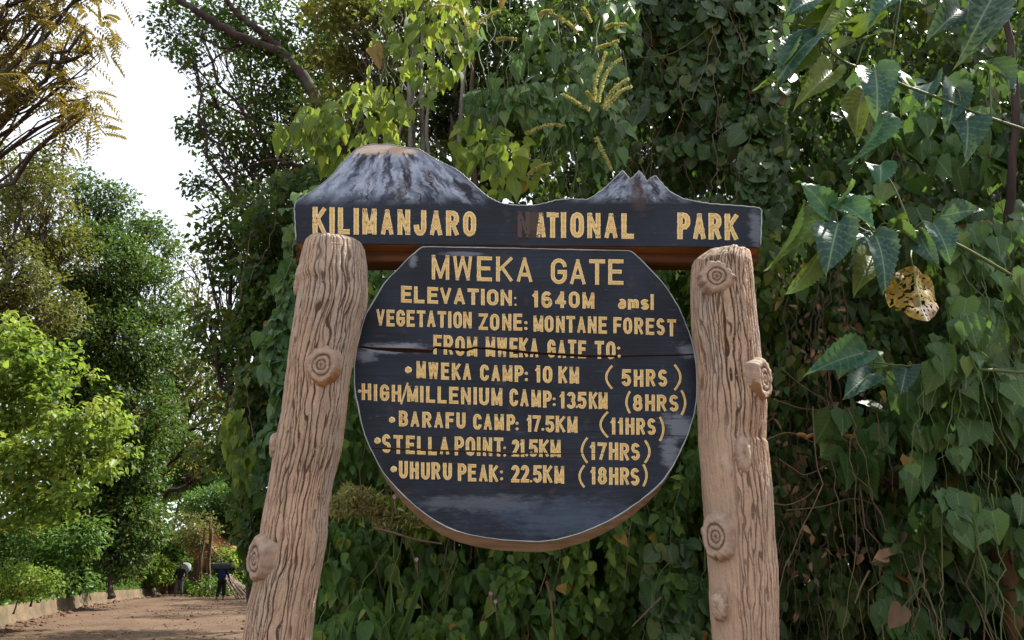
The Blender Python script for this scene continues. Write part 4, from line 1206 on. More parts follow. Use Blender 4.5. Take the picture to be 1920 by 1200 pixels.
t4 = [(20, 620, 40, 34), (60, 655, 45, 36), (100, 670, 40, 34), (20, 690, 60, 50), (75, 715, 50, 44), (140, 715, 40, 34), (180, 760, 36, 36), (110, 775, 60, 46), (30, 770, 70, 50), (215, 790, 30, 26), (160, 815, 46, 36), (225, 840, 26, 20), (70, 840, 70, 46), (200, 875, 34, 24), (140, 880, 50, 36), (20, 880, 70, 50), (90, 920, 60, 36), (40, 955, 60, 40), (150, 925, 36, 26), (-40, 780, 70, 110), (120, 965, 40, 26)]
tree("broadleaf_tree", "sunlit yellow green bushy tree on the left bank", tuple(at(-40, 1000, 20)[:2]) + (.9,), [blob(a, b, 19 + (k % 3) * .4, c * .8, d * .8) for k, (a, b, c, d) in enumerate(t4)],
     .17, 20, .42, G_LIT, BARK, .07, 204, TM, .9, wl=.62, vary=.34, limb_k=.6)
t5 = [(60, 1010, 80, 45), (110, 1040, 60, 40), (140, 1010, 45, 45), (60, 1085, 85, 40), (-20, 1060, 80, 60), (130, 1085, 40, 26), (20, 1105, 60, 24)]
tree("shrub", "low speckled green shrub standing on top of the near kerb", tuple(at(60, 1120, 20.5)[:2]) + (.7,), [blob(a, b, 20.5, c * .85, d * .8) for a, b, c, d in t5],
     .12, 30, .4, G_MID, BARK, .025, 205, TF, 1.1, "bush", vary=.3)
t5b = [(55, 1085, 45, 26), (10, 1095, 60, 30), (85, 1100, 26, 20)]
tree("shrub", "bright fine leaved shrub overhanging the kerb at the left edge", tuple(at(30, 1125, 19.2)[:2]) + (.6,), [blob(a, b, 19.2, c * .9, d * .85) for a, b, c, d in t5b],
     .09, 34, .3, G_LIT, BARK, .02, 215, TF, 1.2, "bush", vary=.3)
t6 = [(190, 930, 70, 60), (240, 980, 60, 70), (170, 1010, 60, 60), (230, 1050, 55, 55), (160, 1070, 50, 40), (255, 900, 40, 50), (120, 960, 60, 60), (140, 900, 60, 60), (205, 870, 50, 50), (110, 1040, 50, 50)]
tree("dark_bush", "tall dark shaded bush along the kerb beyond the shrub", tuple(at(210, 1115, 29)[:2]) + (.6,), [blob(a, b, 30, c * .85, d * .8) for a, b, c, d in t6],
     .17, 34, .55, G_DARK, BARKD, .1, 206, TF, 1.2, "bush")
for k, (x_, y_, zc, rr, mt) in enumerate([(-2.6, 19.0, 8.4, 2.4, G_DARK), (-2.9, 22.5, 9.2, 2.2, G_DARK), (-2.4, 32.5, 9.0, 2.8, G_DARK), (-4.6, 37, 9.4, 3.0, G_OLIVE), (-5.6, 43, 9.0, 2.6, G_DARK), (4.0, 27, 9.0, 2.6, G_OLIVE)]):
    rgk = np.random.default_rng(600 + k)
    bl = [(np.array([x_, y_, zc]) + rgk.normal(0, .55, 3) * rr * [1, 1, .7], np.array([rr, rr, rr * .7]) * rgk.uniform(.45, .65)) for _ in range(6)]
    tree("forest_tree", ["tall forest tree beyond the sign, nearest to it on the road side", "tall forest tree behind the middle of the name board", "dark forest tree further up the right side of the road", "olive forest tree up the right side of the road", "farthest forest tree on the right side of the road", "olive forest tree deep behind the round board"][k], (x_ + .6, y_), bl, .17, 18, .7, mt, BARKD, .2, 610 + k, TF, .7, group=None)
# overhanging tree top left: pinnate yellowish leaves on dark crooked limbs
Yl = 9.0
lp = lambda x, y, Y=Yl: at(x, y, Y)
t7 = [(20, 40, 70, 50), (90, 30, 60, 44), (50, 110, 70, 40), (120, 105, 50, 34), (165, 50, 34, 36), (30, 165, 50, 22), (110, 170, 50, 24), (155, 190, 26, 18), (-60, 90, 90, 90), (90, -50, 110, 60), (185, -20, 34, 36), (140, 215, 26, 14)]
tl = tree("overhanging_tree", "yellow brown tree with rows of small leaflets hanging in from top left", tuple(at(-560, 300, 9.6)[:2]), [blob(a, b, Yl + .5 * math.sin(k), c * .8, d * .75) for k, (a, b, c, d) in enumerate(t7)],
          .085, 7, .30, G_RUST, BARKD, .16, 207, TM, .62, pinnate=True, trunk_top=at(-200, 230, 9.3), limb_k=1.0, twig_n=14, vary=.2)
mb = MB()
for pts, r0 in (([(-200, 230), (-60, 175), (0, 150), (40, 140), (70, 118), (120, 116), (150, 105), (165, 95)], .055), ([(62, 122), (72, 100), (80, 70), (80, 30), (76, -30)], .035), ([(0, 150), (10, 110), (25, 90), (45, 60), (50, 20)], .02), ([(-30, 165), (40, 165), (90, 190), (140, 188), (170, 180)], .022), ([(112, 116), (125, 80), (140, 45), (150, 10)], .018)):
    ln = smooth_path([at(a, b, Yl - .1 - .02 * k) for k, (a, b) in enumerate(pts)], 40)
    tube(mb, ln, np.linspace(r0, r0 * .3, 40), 7)
mb.build("limb", BARKD, tl, True, np.array(tl.location))

# ---------------------------------------------------------------- trees behind the sign
t8 = [(330, 70, 50, 45), (400, 50, 60, 50), (350, 20, 60, 30), (470, 60, 70, 60), (420, 200, 55, 50), (370, 105, 30, 20), (450, 280, 60, 55), (400, 260, 45, 34), (500, 160, 70, 70), (540, 270, 80, 80), (440, 350, 50, 45), (385, 345, 34, 24), (570, 80, 90, 90), (500, 380, 60, 50), (370, 235, 28, 26), (480, -40, 140, 50), (590, 200, 70, 90)]
td = tree("spreading_tree", "dark tree with heavy crooked limbs against the sky above the left post", tuple(at(660, 700, 12.6)[:2]), [blob(a, b, 12 + .5 * math.sin(k * 2.1), c * .85, d * .85) for k, (a, b, c, d) in enumerate(t8)],
          .095, 30, .32, G_DARK, BARKD, .22, 208, TF, .62, trunk_top=at(610, 330, 12.4), twig_n=10, shell=.8, limb_k=.55)
mb = MB()
for pts, r0 in (([(640, 380), (600, 200), (540, 110), (480, 82), (420, 52), (350, 8), (300, -30)], .13), ([(540, 110), (490, 60), (440, 20), (400, -40)], .09), ([(470, 78), (420, 90), (380, 70), (330, 62)], .03), ([(560, 130), (500, 120), (440, 92), (390, 120), (355, 140)], .03), ([(600, 300), (540, 250), (470, 220), (410, 190)], .04), ([(610, 330), (520, 300), (450, 320), (400, 345)], .035)):
    ln = smooth_path([at(a, b, 11.4 - .06 * k) for k, (a, b) in enumerate(pts)], 40)
    ln[1:-1] += np.random.default_rng(len(pts)).normal(0, .012, (38, 3))
    tube(mb, ln, np.linspace(r0, r0 * .35, 40), 8)
mb.build("limb", BARKD, td, True, np.array(td.location))

# slender pale stems and their dark crowns right behind the name board
for k, (bx, tx, ty, Y, bl, lab) in enumerate([
    (800, 770, 60, 9.2, [(640, 60, 80, 70), (700, 150, 80, 70), (640, 250, 70, 70), (720, 10, 90, 60), (720, 260, 70, 60), (620, 360, 60, 60)], "slender tree whose grey stem rises behind the snow capped board peak"),
    (880, 860, 20, 10.2, [(820, 120, 80, 80), (860, 30, 90, 70), (800, 230, 70, 70), (900, 220, 80, 70), (880, 330, 80, 60), (790, 340, 60, 50)], "dark slender tree behind the dip of the name board"),
    (960, 930, 40, 9.8, [(960, 90, 80, 80), (1000, 10, 90, 70), (1010, 190, 80, 80), (960, 300, 80, 70), (1050, 300, 80, 70), (1090, 80, 80, 80)], "shady slender tree behind the flowering vine"),
    (1180, 1170, 60, 10.6, [(1180, 60, 100, 90), (1180, 200, 100, 90), (1280, 120, 100, 90), (1260, 280, 100, 90), (1360, 40, 100, 90), (1370, 200, 100, 90), (1150, 360, 80, 70), (1340, 360, 90, 80)], "shady tree behind the round leaved creeper"),
    (1560, 1540, 80, 9.6, [(1480, 80, 110, 90), (1600, 20, 110, 90), (1560, 200, 110, 100), (1450, 260, 100, 90), (1680, 150, 110, 100), (1640, 320, 110, 100), (1500, 400, 100, 90)], "shady tree behind the large leaved shrub"),
    (1860, 1850, 60, 9.0, [(1800, 60, 110, 100), (1900, 160, 110, 100), (1780, 260, 100, 100), (1890, 340, 110, 110), (1790, 440, 100, 100), (1980, 20, 110, 100), (2000, 260, 110, 120)], "shady tree behind the hanging heart leaves at the right edge")]):
    b0 = at(bx, 700, Y)
    tree("slender_tree", lab, (b0[0], b0[1]), [blob(a, b, Y + .4 * math.sin(a), c * .9, d * .9) for a, b, c, d in bl], .105, 24, .30, G_DARK if k else G_OLIVE, BARKG, .10, 220 + k, TF, .95 if k < 3 else .8,
         trunk_top=at(tx, ty, Y), twig_n=16, vary=.25)
for k, (pts, r0, Y) in enumerate([([(778, 640), (776, 440), (770, 300), (768, 190), (760, 60)], .045, 8.6), ([(800, 640), (795, 420), (793, 280), (790, 130), (795, -20)], .05, 8.9), ([(830, 600), (826, 430), (800, 250), (812, 150), (808, 90)], .03, 8.3), ([(845, 640), (850, 430), (862, 250), (872, 100), (880, -40)], .05, 9.0), ([(900, 640), (898, 440), (890, 320), (884, 180), (900, -40)], .06, 9.3), ([(760, 640), (745, 400), (740, 300), (755, 230), (800, 160)], .03, 8.2)]):
    ln = smooth_path([at(a, b, Y) for a, b in pts], 50)
    b_ = ln[0].copy(); b_[2] = 0; ln = np.concatenate([[b_], ln])
    mb = MB(); tube(mb, ln, np.linspace(r0, r0 * .45, 51), 8)
    lab = ["thin pale forest stem rising just right of the snow capped peak", "straight grey forest stem behind the right slope of the peak", "crooked thin grey stem forking behind the peak", "leaning brown stem over the middle of the name board", "stout dark stem behind the dip of the name board", "slanting pale stem that crosses behind the snow capped peak"][k]
    tag(mb.build("young_tree", BARKG if k != 4 else BARK, None, True, b_), lab, "tree", "bare young trees behind the sign")

# a vine-clad tree left of the sign
hv = [(470, 400), (500, 340), (560, 300), (660, 330), (700, 600), (680, 900), (640, 1250), (510, 1250), (490, 1120), (462, 1080), (450, 960), (430, 860), (425, 760), (440, 660), (430, 580), (455, 500)]
curtain("vine_clad_tree", "tree smothered in small dark vine leaves left of the sign", "tree", hv, 8.2, 1.3, 26000, .088, G_DARK, 301, TM, .7, -.55, 45, bulge=.9, jt=.6, jn=.7, stems=60, stem_r=.006, stem_mat=TWIG, vary=.25)
tb = [(430, 430, 50, 50), (390, 480, 40, 40), (460, 520, 55, 55), (400, 590, 45, 45), (470, 640, 50, 60), (410, 700, 45, 45), (390, 640, 34, 34), (440, 780, 45, 50), (480, 400, 60, 50), (420, 870, 34, 40), (468, 940, 24, 40), (500, 480, 60, 60)]
tree("leafy_tree", "dark leafy tree edge with small gaps of sky left of the vine column", tuple(at(520, 1000, 9.5)[:2]), [blob(a, b, 9.3 + .4 * math.sin(a), c * .9, d * .9) for a, b, c, d in tb], .10, 26, .30, G_DARK, BARKD, .12, 305, TF, .95, vary=.3, twig_n=14)
curtain("climbing_vine", "column of heart shaped leaves hanging close beside the left post", "vine", [(520, 380), (570, 340), (640, 420), (640, 700), (600, 860), (520, 950), (470, 900), (500, 760), (490, 620), (530, 520)], 7.2, .35, 1500, .115, G_HEART, 302, TH, .9, -.15, 60, bulge=.3, stems=26, vary=.22)
curtain("climbing_vine", "light green drooping cluster of vine leaves left of the left post", "vine", [(424, 765), (450, 765), (462, 800), (456, 830), (470, 870), (480, 900), (440, 905), (430, 850), (418, 800)], 7.0, .25, 110, .115, G_PEPPER, 303, TH, .62, None, bulge=.1, stems=6, jt=.2)

# ---------------------------------------------------------------- the hedge behind the sign
curtain("hedge", "dense leafy hedge behind the lower left of the round board", "hedge", [(560, 880), (660, 480), (700, 420), (1000, 420), (1000, 1300), (540, 1300)], 6.1, 1.0, 15000, .095, G_HEDGE, 310, TM, .6, None, bulge=.45, stems=50, stem_mat=TWIG, jt=.4)
curtain("hanging_creeper", "curtain of drooping green leaves hanging below the dry ledge", "creeper", [(590, 960), (760, 960), (960, 1040), (960, 1300), (560, 1300), (585, 1100)], 5.7, .5, 2400, .125, G_HEDGE, 311, T_rows([(.1, .42, 0, .06), (.35, .5, -.02, .06), (.7, .28, -.08, .0)]), .55, -.05, 45, bulge=.5, jt=.32, jn=.55, stems=20)
curtain("hedge", "tangled dark hedge behind the lower right of the round board", "hedge", [(960, 420), (1380, 420), (1380, 1300), (960, 1300)], 6.3, 1.0, 13000, .09, G_MID, 312, TM, .65, None, bulge=.45, stems=70, stem_mat=TWIG)
curtain("bush", "glossy green bush beneath the round board near the right post", "bush", [(930, 1010), (1100, 1000), (1250, 900), (1340, 820), (1350, 1300), (920, 1300)], 5.8, .6, 2600, .11, G_HEDGE, 313, TM, .6, -.02, 45, bulge=.55, jt=.6, jn=.6, stems=24)
curtain("climbing_vine", "vine of round leaves beside the lower right post", "vine", [(1215, 1020), (1290, 1000), (1345, 1020), (1350, 1250), (1200, 1250)], 5.5, .2, 330, .12, G_TEAL, 314, TR, .95, -.2, 60, bulge=.2, stems=10)
curtain("bush", "fine leaved bush in the gap between round board and right post", "bush", [(1200, 500), (1300, 490), (1310, 640), (1290, 640), (1250, 540)], 6.0, .3, 500, .07, G_HEDGE, 315, TM, .45, -.2, 40, bulge=.1, stems=6)
# the dry ledge: its sunlit look is put into pale leaf colours
curtain("dry_grass", "tuft of dry grass and twigs in sunlit colours beside the left post", "grass", [(630, 900), (700, 920), (790, 970), (800, 990), (740, 985), (680, 975), (610, 960)], 5.45, .35, 1900, .052, leaf_mat("dry grass", [(0, (.26, .28, .09)), (.5, (.40, .36, .15)), (1, (.16, .26, .06))], (.5, .42, .12), .3, .7, .2, warm=(1, 1, 1)), 316, TF, .24, None, bulge=.1, stems=70, stem_r=.003, stem_len=(.1, .35), stem_mat=TWIG, jt=.9, jn=.9, tip=(.3, -.4, -.1))
curtain("small_bush", "small bright bush in sunlit colours tucked under the round board's left edge", "bush", [(690, 930), (740, 910), (800, 960), (830, 1000), (790, 1000), (730, 960)], 5.4, .2, 600, .065, G_LIT, 317, TM, .5, None, bulge=.1, stems=8, jt=.8, jn=.7)
# strap leaves
for k, (px, py, h) in enumerate([(735, 1205, 100), (1040, 1250, 80), (640, 1240, 80)]):
    rg = np.random.default_rng(80 + k); b_ = at(px, py + 20, 5.4); mb = MB(); m = 6
    P = np.repeat(b_[None], m, 0) + rg.normal(0, .03, (m, 3)); D = np.stack([rg.normal(0, .35, m), rg.normal(-.2, .2, m), np.ones(m)], -1)
    Ls = h / ppm(px, py, 5.4) * rg.uniform(.8, 1.5, m)
    add_leaves(mb, P, D, np.stack([rg.normal(0, .4, m), -np.ones(m), np.zeros(m)], -1), Ls, Ls * .10, T_rows([(.15, .4, 0, .1), (.4, .5, -.03, .07), (.7, .4, -.16, -.1), (.9, .2, -.32, -.28)]), rg.random(m) * .6)
    tag(mb.build("strap_plant", G_MID, None, True, b_, uv=True), ["strap leaved plant below the round board's lower left edge", "strap leaved plant at the bottom under the middle of the board", "strap leaved plant right beside the foot of the left post"][k], "plant", "strap leaved plants")

# low growth that nobody could count: behind the hedge, and on the bank beyond the kerb
rng = np.random.default_rng(88); mb = MB(); n = 14000
ux = rng.uniform(560, 2800, n); uy = rng.uniform(380, 1250, n); P = at(ux, uy, 8.6 + 1.5 * rng.random(n) - .8 * (ux - 960) / 1000 + .5 * fbm(ux / 150, uy / 150, 0, 3)); P = P[P[:, 2] > 0]; n = len(P)
Ls = .24 * rng.lognormal(0, .25, n)
add_leaves(mb, P, rng.normal(0, .5, (n, 3)) + [0, 0, -.8], rng.normal(0, .5, (n, 3)) + [0, -1, .3], Ls, Ls * .7, TM, np.clip(rng.normal(.4, .2, n), 0, 1))
tag(mb.build("undergrowth", G_DARK, None, False, uv=True), kind="stuff")
rng = np.random.default_rng(89); mb = MB(); n = 46000
k = rng.integers(2, 60, n); off = .3 + rng.exponential(1.5, n)
P = KERB[k] + nk[k] * off[:, None] + tk[k] * rng.uniform(-.6, .6, n)[:, None]
P[:, 2] = np.interp(off, [.3, .55, 1.2, 2.5, 5, 10, 25], [.5, .53, .68, .98, 1.4, 2.0, 2.7]) + rng.exponential(.30, n) * (1 + noise3(P[:, 0] * .7, P[:, 1] * .7, 0, 3)) * np.clip(off, .3, 2)
Ls = .10 * rng.lognormal(0, .3, n)
add_leaves(mb, P, rng.normal(0, .6, (n, 3)) + [0, 0, .1], rng.normal(0, .5, (n, 3)) + [0, -.3, .8], Ls, Ls * .55, TF, np.clip(rng.normal(.5, .25, n), 0, 1))
tag(mb.build("ground_cover", G_MID, None, False), kind="stuff")

# ---------------------------------------------------------------- right hand thicket
curtain("round_leaf_creeper", "creeper of small round leaves climbing above the park end of the name board", "creeper", [(1140, -80), (1480, -80), (1480, 200), (1450, 520), (1330, 470), (1250, 400), (1150, 380), (1110, 200)], 6.0, .6, 5200, .105, G_TEAL, 320, TR, .95, -.35, 80, bulge=.5, stems=60, stem_mat=TWIG, slope=-.6)
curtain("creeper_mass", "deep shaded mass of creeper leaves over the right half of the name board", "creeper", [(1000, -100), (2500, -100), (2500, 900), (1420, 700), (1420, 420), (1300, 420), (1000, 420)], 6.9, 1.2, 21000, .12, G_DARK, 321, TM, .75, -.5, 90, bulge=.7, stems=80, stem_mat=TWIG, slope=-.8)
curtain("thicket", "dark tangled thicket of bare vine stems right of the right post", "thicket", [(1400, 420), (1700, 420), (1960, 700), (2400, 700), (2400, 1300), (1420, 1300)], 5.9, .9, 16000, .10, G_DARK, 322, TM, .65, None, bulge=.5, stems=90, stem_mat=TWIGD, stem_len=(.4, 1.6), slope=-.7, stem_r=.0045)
curtain("dead_vine", "brown dead leaves and hanging roots in the dark thicket", "dead vine", [(1430, 480), (1620, 480), (1640, 900), (1640, 1250), (1460, 1250), (1440, 800)], 5.25, .3, 240, .06, G_DEAD, 323, TM, .5, .0, 60, bulge=.35, jt=.8, jn=.8, stems=55, stem_mat=TWIGD, stem_len=(.3, 1.2), stem_r=.003, slope=-.5)
curtain("heart_leaf_vine", "curtain of large heart shaped leaves down the right edge", "vine", [(1780, 430), (1960, 380), (1960, 1010), (1800, 1000), (1700, 900), (1690, 760), (1760, 640)], 4.6, .7, 820, .132, G_HEART, 324, TH, .88, -.3, 60, bulge=.4, stems=40, slope=-.3, jt=.26, jn=.36)
curtain("heart_leaf_vine", "heart leaved vine scrambling over the cut branch in the thicket", "vine", [(1500, 660), (1720, 640), (1760, 960), (1660, 1000), (1560, 860)], 4.95, .3, 150, .145, G_HEART, 325, TH, .9, -.2, 60, bulge=.25, stems=26, stem_mat=TWIG, jt=.45)
curtain("broad_vine", "broad leaved vine low in the right corner in front of the tan trunk", "vine", [(1640, 960), (1950, 930), (1960, 1300), (1650, 1300)], 5.0, .5, 900, .105, G_HEART, 326, TH, .85, -.25, 70, bulge=.3, stems=46, stem_mat=TWIG, jt=.5, jn=.5, slope=-.2)
curtain("vine", "olive green vine leaves lit through in the upper right corner", "vine", [(1600, 120), (1960, 120), (1960, 430), (1780, 460), (1640, 400)], 5.2, .4, 420, .17, G_HEART, 327, TH, .85, -.2, 70, bulge=.3, stems=30, stem_mat=TWIG, slope=-.3)

# light green pepper-like vine hanging over the peak of the board
curtain("hanging_vine", "light green drooping vine hanging over the snow capped peak", "vine", [(690, -60), (900, -60), (880, 120), (800, 200), (740, 240), (700, 300), (640, 310), (560, 260), (570, 200), (640, 190), (680, 120)], 5.0, .4, 400, .125, G_PEPPER, 330, TH, .62, -.25, 60, bulge=.25, stems=34, jt=.3, jn=.5)
curtain("hanging_vine", "small sprig of light green leaves left of the snow capped peak", "vine", [(515, 220), (600, 200), (640, 250), (640, 320), (600, 310), (560, 270), (525, 250)], 4.9, .25, 60, .13, G_PEPPER, 331, TH, .6, None, bulge=.1, stems=8, jt=.3)
curtain("hanging_vine", "yellow green leaf spray behind the right slope of the peak", "vine", [(840, 230), (900, 220), (1000, 260), (1010, 340), (960, 380), (900, 330), (850, 290)], 4.9, .55, 95, .125, G_PEPPER, 332, TH, .66, None, bulge=.35, stems=16, jt=.5, jn=.7)
fv = curtain("flowering_vine", "vine with yellow green flower spikes hanging above the name board", "vine", [(820, -60), (1200, -60), (1180, 250), (1120, 380), (980, 380), (900, 300), (830, 120)], 5.25, .5, 950, .12, G_HEART, 333, TH, .62, -.15, 70, bulge=.3, stems=60, jt=.35, jn=.5)
SPIKE = leaf_mat("flower spike floret", [(0, (.34, .34, .09)), (.5, (.50, .48, .18)), (1, (.58, .54, .28))], (.5, .5, .1), .3, .6, warm=(1, 1, 1))
spikes = [[(880, 50), (860, 20), (835, 10), (812, 12)], [(892, 60), (900, 40), (925, 24), (938, 22)], [(930, 76), (945, 72), (968, 73)], [(1030, 25), (1050, 32), (1068, 45), (1082, 60)], [(1012, 30), (1020, 22), (1035, 20)], [(1092, 15), (1100, 25), (1108, 40)], [(1135, 52), (1150, 46), (1175, 45)],
          [(1118, 92), (1135, 85), (1160, 76)], [(1114, 190), (1118, 150), (1128, 120), (1136, 97)], [(1122, 190), (1132, 150), (1145, 125), (1165, 110)], [(1130, 200), (1145, 175), (1160, 160), (1178, 148)], [(1134, 205), (1150, 185), (1165, 170), (1184, 162)], [(1112, 190), (1106, 180), (1100, 172)], [(1106, 206), (1085, 195), (1070, 185), (1055, 177)],
          [(985, 252), (1010, 240), (1035, 234), (1060, 236)], [(1117, 258), (1128, 280), (1138, 300), (1146, 318)], [(990, 330), (1000, 320), (1015, 312), (1032, 306)], [(1092, -20), (1110, -8), (1140, 0)]]
for k, pts in enumerate(spikes):
    rg = np.random.default_rng(400 + k)
    ln = smooth_path([at(a, b, 4.72 + .04 * math.sin(k)) for a, b in pts], 40)
    mb = MB(); tube(mb, ln, .0045, 5, .4)
    n = 240; i = rg.integers(0, 40, n); t = np.gradient(ln, axis=0)[i]
    o = unit(np.cross(t, rg.normal(0, 1, (n, 3))))
    taper = (1 - .45 * i / 40)
    add_leaves(mb, ln[i] + o * .004, unit(o + .3 * unit(t)), unit(rg.normal(0, 1, (n, 3))), .019 * taper, .011, TM, rg.random(n))
    mb.build("flower_spike", SPIKE, fv, False, np.array(fv.location), uv=True)

# trailing bare twigs through the thicket
def twig(pts, Y, r, label, mat=TWIG, name="twig", cat="twig", group=None, sides=6):
    ln = smooth_path([at(p[0], p[1], Y + (p[2] if len(p) > 2 else 0)) for p in pts], 40)
    mb = MB(); tube(mb, ln, np.linspace(r, r * .55, 40), sides)
    return tag(mb.build(name, mat, None, True, ln[0]), label, cat, group)
G_T = "bare twigs in the right thicket"
twig([(1450, 748), (1500, 765), (1560, 770), (1610, 768)], 4.9, .004, "long pale twig running right from the knot of the right post", group=G_T)
twig([(1437, 825), (1470, 812), (1495, 815), (1530, 830), (1590, 830), (1650, 832)], 4.9, .004, "wavy pale twig just below the cut branch end", group=G_T)
twig([(1452, 945), (1480, 946), (1515, 930), (1535, 905)], 4.9, .004, "pale twig curving up from the right post below the cut branch", group=G_T)
twig([(1475, 957), (1540, 950), (1600, 935), (1650, 950)], 4.95, .004, "nearly level twig beneath the curving pale twig", group=G_T)
twig([(1460, 860), (1490, 880), (1510, 890), (1545, 875), (1580, 845)], 4.9, .0035, "thin sagging twig that loops up towards the cut branch", group=G_T)
twig([(1465, 690), (1500, 720), (1560, 760), (1580, 775)], 4.95, .0035, "thin twig slanting down between the big leaves and the right post", group=G_T)
twig([(1630, 1070), (1615, 1100), (1603, 1132)], 4.85, .007, "short thick broken twig slanting in the dark gap", group=G_T)
twig([(1720, 990), (1700, 1020), (1670, 1040), (1640, 1060)], 4.85, .004, "twig holding the crumpled tan leaf", group=G_T)
twig([(1740, 1085), (1700, 1130), (1685, 1145)], 4.8, .004, "green twig slanting over the large brown leaf", STEM, group=G_T)
twig([(1725, 1090), (1745, 1130), (1765, 1170)], 4.8, .005, "straight yellowish twig in the lower right corner", STEM, group=G_T)
twig([(1165, 110), (1200, 108), (1260, 100), (1320, 60), (1385, 5)], 5.5, .004, "long arching tendril across the round leaved creeper", STEM, "tendril", "tendril")
twig([(1665, 720), (1680, 735), (1700, 728), (1730, 740), (1760, 745)], 4.6, .004, "pale wavy tendril between the heart leaves", STEM, "tendril", "tendril")
twig([(1860, 650), (1890, 690), (1897, 740), (1895, 755)], 4.5, .004, "tendril with small hanging heart leaves at the right edge", STEM, "tendril", "tendril")
twig([(1188, 960), (1180, 1000), (1175, 1060), (1170, 1110)], 5.3, .0035, "pale hanging stem below the right edge of the round board", TWIG, "hanging_vine", "vine")
twig([(1260, 1050), (1235, 1080), (1225, 1130), (1218, 1200)], 5.3, .0035, "green stem with paired round leaves near the right post", STEM, "hanging_vine", "vine")
twig([(1025, 1090), (1033, 1130), (1040, 1200)], 5.6, .012, "upright reddish sapling stem under the round board", STALK, "sapling_stem", "sapling")
twig([(700, 990), (740, 1000), (780, 1012), (830, 1020)], 5.35, .010, "fallen bare branch at the foot of the dry ledge", TWIG, "fallen_branch", "branch")
twig([(1240, 1120), (1210, 1150), (1185, 1175)], 5.35, .008, "grey broken branch slanting under the right post's hedge", TWIG, "fallen_branch", "branch")

# cut branches and trunks on the right
def limb(pts, Y, r0, r1, mat, name, label, cat, cut=None):
    ln = smooth_path([at(p[0], p[1], Y + (p[2] if len(p) > 2 else 0)) for p in pts], 30)
    ln[1:-1] += np.random.default_rng(len(label)).normal(0, .004, (28, 3))
    mb = MB(); tube(mb, ln, np.linspace(r0, r1, 30), 10)
    o = tag(mb.build(name, mat, None, True, ln[0]), label, cat)
    return o
limb([(1495, 816), (1540, 818), (1590, 818), (1660, 816, .15)], 4.9, .013, .016, BARKT, "cut_branch", "sawn thin branch end poking out towards the right post", "branch")
limb([(1518, 803), (1560, 845), (1610, 880), (1660, 905, .2), (1700, 930, .4)], 5.0, .020, .034, BARK, "leaning_branch", "brown leaning branch running down into the thicket", "branch")
limb([(1875, -40), (1890, 60), (1900, 130), (1905, 200), (1900, 300), (1892, 410), (1890, 700, .3)], 4.85, .022, .032, BARKD, "woody_vine", "thick brown woody stem running down the upper right edge", "stem")
limb([(1845, 960, .5), (1880, 1060, .2), (1905, 1140), (1935, 1230), (1960, 1330)], 5.1, .075, .12, BARKT, "leaning_tree", "leaning tan tree trunk in the lower right corner", "tree")
limb([(1425, 560), (1435, 200), (1440, 60)], 7.6, .07, .05, BARK, "creeper_clad_tree", "brown tree stem wrapped in creeper right of the name board", "tree")

# big leaved shrub reaching in from the right: each leaf has a base, a tip and a width in the photo
big = [  # base, tip, width, tint, lean of the blade towards the viewer, depth
    ((1530, 68), (1462, 148), 78, .30, .9, 3.95), ((1500, 78), (1423, 162), 40, .80, -.2, 4.0), ((1540, 0), (1475, 34), 52, .25, 1.2, 3.9), ((1555, -10), (1538, 60), 46, .85, .1, 4.0), ((1560, 20), (1520, 0), 40, .72, .5, 4.0),
    ((1590, 45), (1505, 44), 40, .82, .2, 4.1), ((1600, 60), (1660, 25), 50, .84, .1, 4.1), ((1690, -10), (1632, 52), 56, .38, .7, 4.0), ((1625, 72), (1672, 60), 40, .28, 1.2, 4.0), ((1560, 70), (1530, 20), 42, .86, .1, 4.15),
    ((1640, 130), (1644, 216), 76, .36, .8, 3.9), ((1560, 135), (1495, 200), 54, .90, -.3, 4.05), ((1620, 170), (1606, 254), 66, .97, .2, 4.1), ((1650, 215), (1600, 300), 34, .60, .3, 3.95), ((1560, 95), (1600, 75), 60, .90, .3, 4.15),
    ((1800, 20), (1744, 72), 66, .08, .6, 4.2), ((1868, -20), (1800, 108), 80, .12, .5, 4.0), ((1860, 30), (1815, 100), 60, .30, .4, 4.3), ((1756, 150), (1736, 198), 46, .30, .7, 4.2), ((1790, 165), (1776, 240), 58, .22, .6, 4.2), ((1812, 215), (1808, 300), 66, .28, .5, 4.15), ((1850, 120), (1900, 170), 60, .2, .6, 4.3),
    ((1560, 415), (1500, 345), 66, .62, 1.0, 3.75), ((1548, 395), (1596, 340), 44, .74, .3, 3.75), ((1565, 378), (1638, 432), 62, .60, 1.0, 3.75), ((1505, 388), (1443, 498), 34, .80, -.2, 3.75), ((1572, 418), (1552, 508), 80, .22, .9, 3.65), ((1535, 470), (1482, 545), 44, .85, -.3, 3.8),
    ((1600, 370), (1640, 388), 40, .55, .9, 3.85), ((1625, 388), (1665, 385), 22, .8, .3, 3.8), ((1640, 440), (1658, 538), 66, .24, .9, 3.65), ((1640, 480), (1605, 550), 58, .93, -.1, 3.85), ((1690, 425), (1660, 440), 44, .84, .3, 3.75), ((1672, 425), (1722, 458), 44, .25, 1.0, 3.75),
    ((1725, 440), (1762, 500), 30, .22, .8, 3.7), ((1752, 422), (1780, 488), 56, .33, .8, 3.75), ((1770, 405), (1840, 395), 44, .2, .8, 3.9), ((1600, 440), (1590, 500), 40, .4, .6, 3.9), ((1650, 310), (1650, 345), 56, .55, .9, 4.0),
    ((1620, 662), (1516, 702), 62, .50, .8, 4.2), ((1635, 700), (1586, 742), 62, .34, .8, 4.25), ((1700, 690), (1690, 735), 50, .15, .8, 4.3)]
TB = [T_big(25, s, .07, f, c) for s, f, c in ((1, .16, .26), (2, .26, .14), (3, .10, .36), (4, .20, .30))]
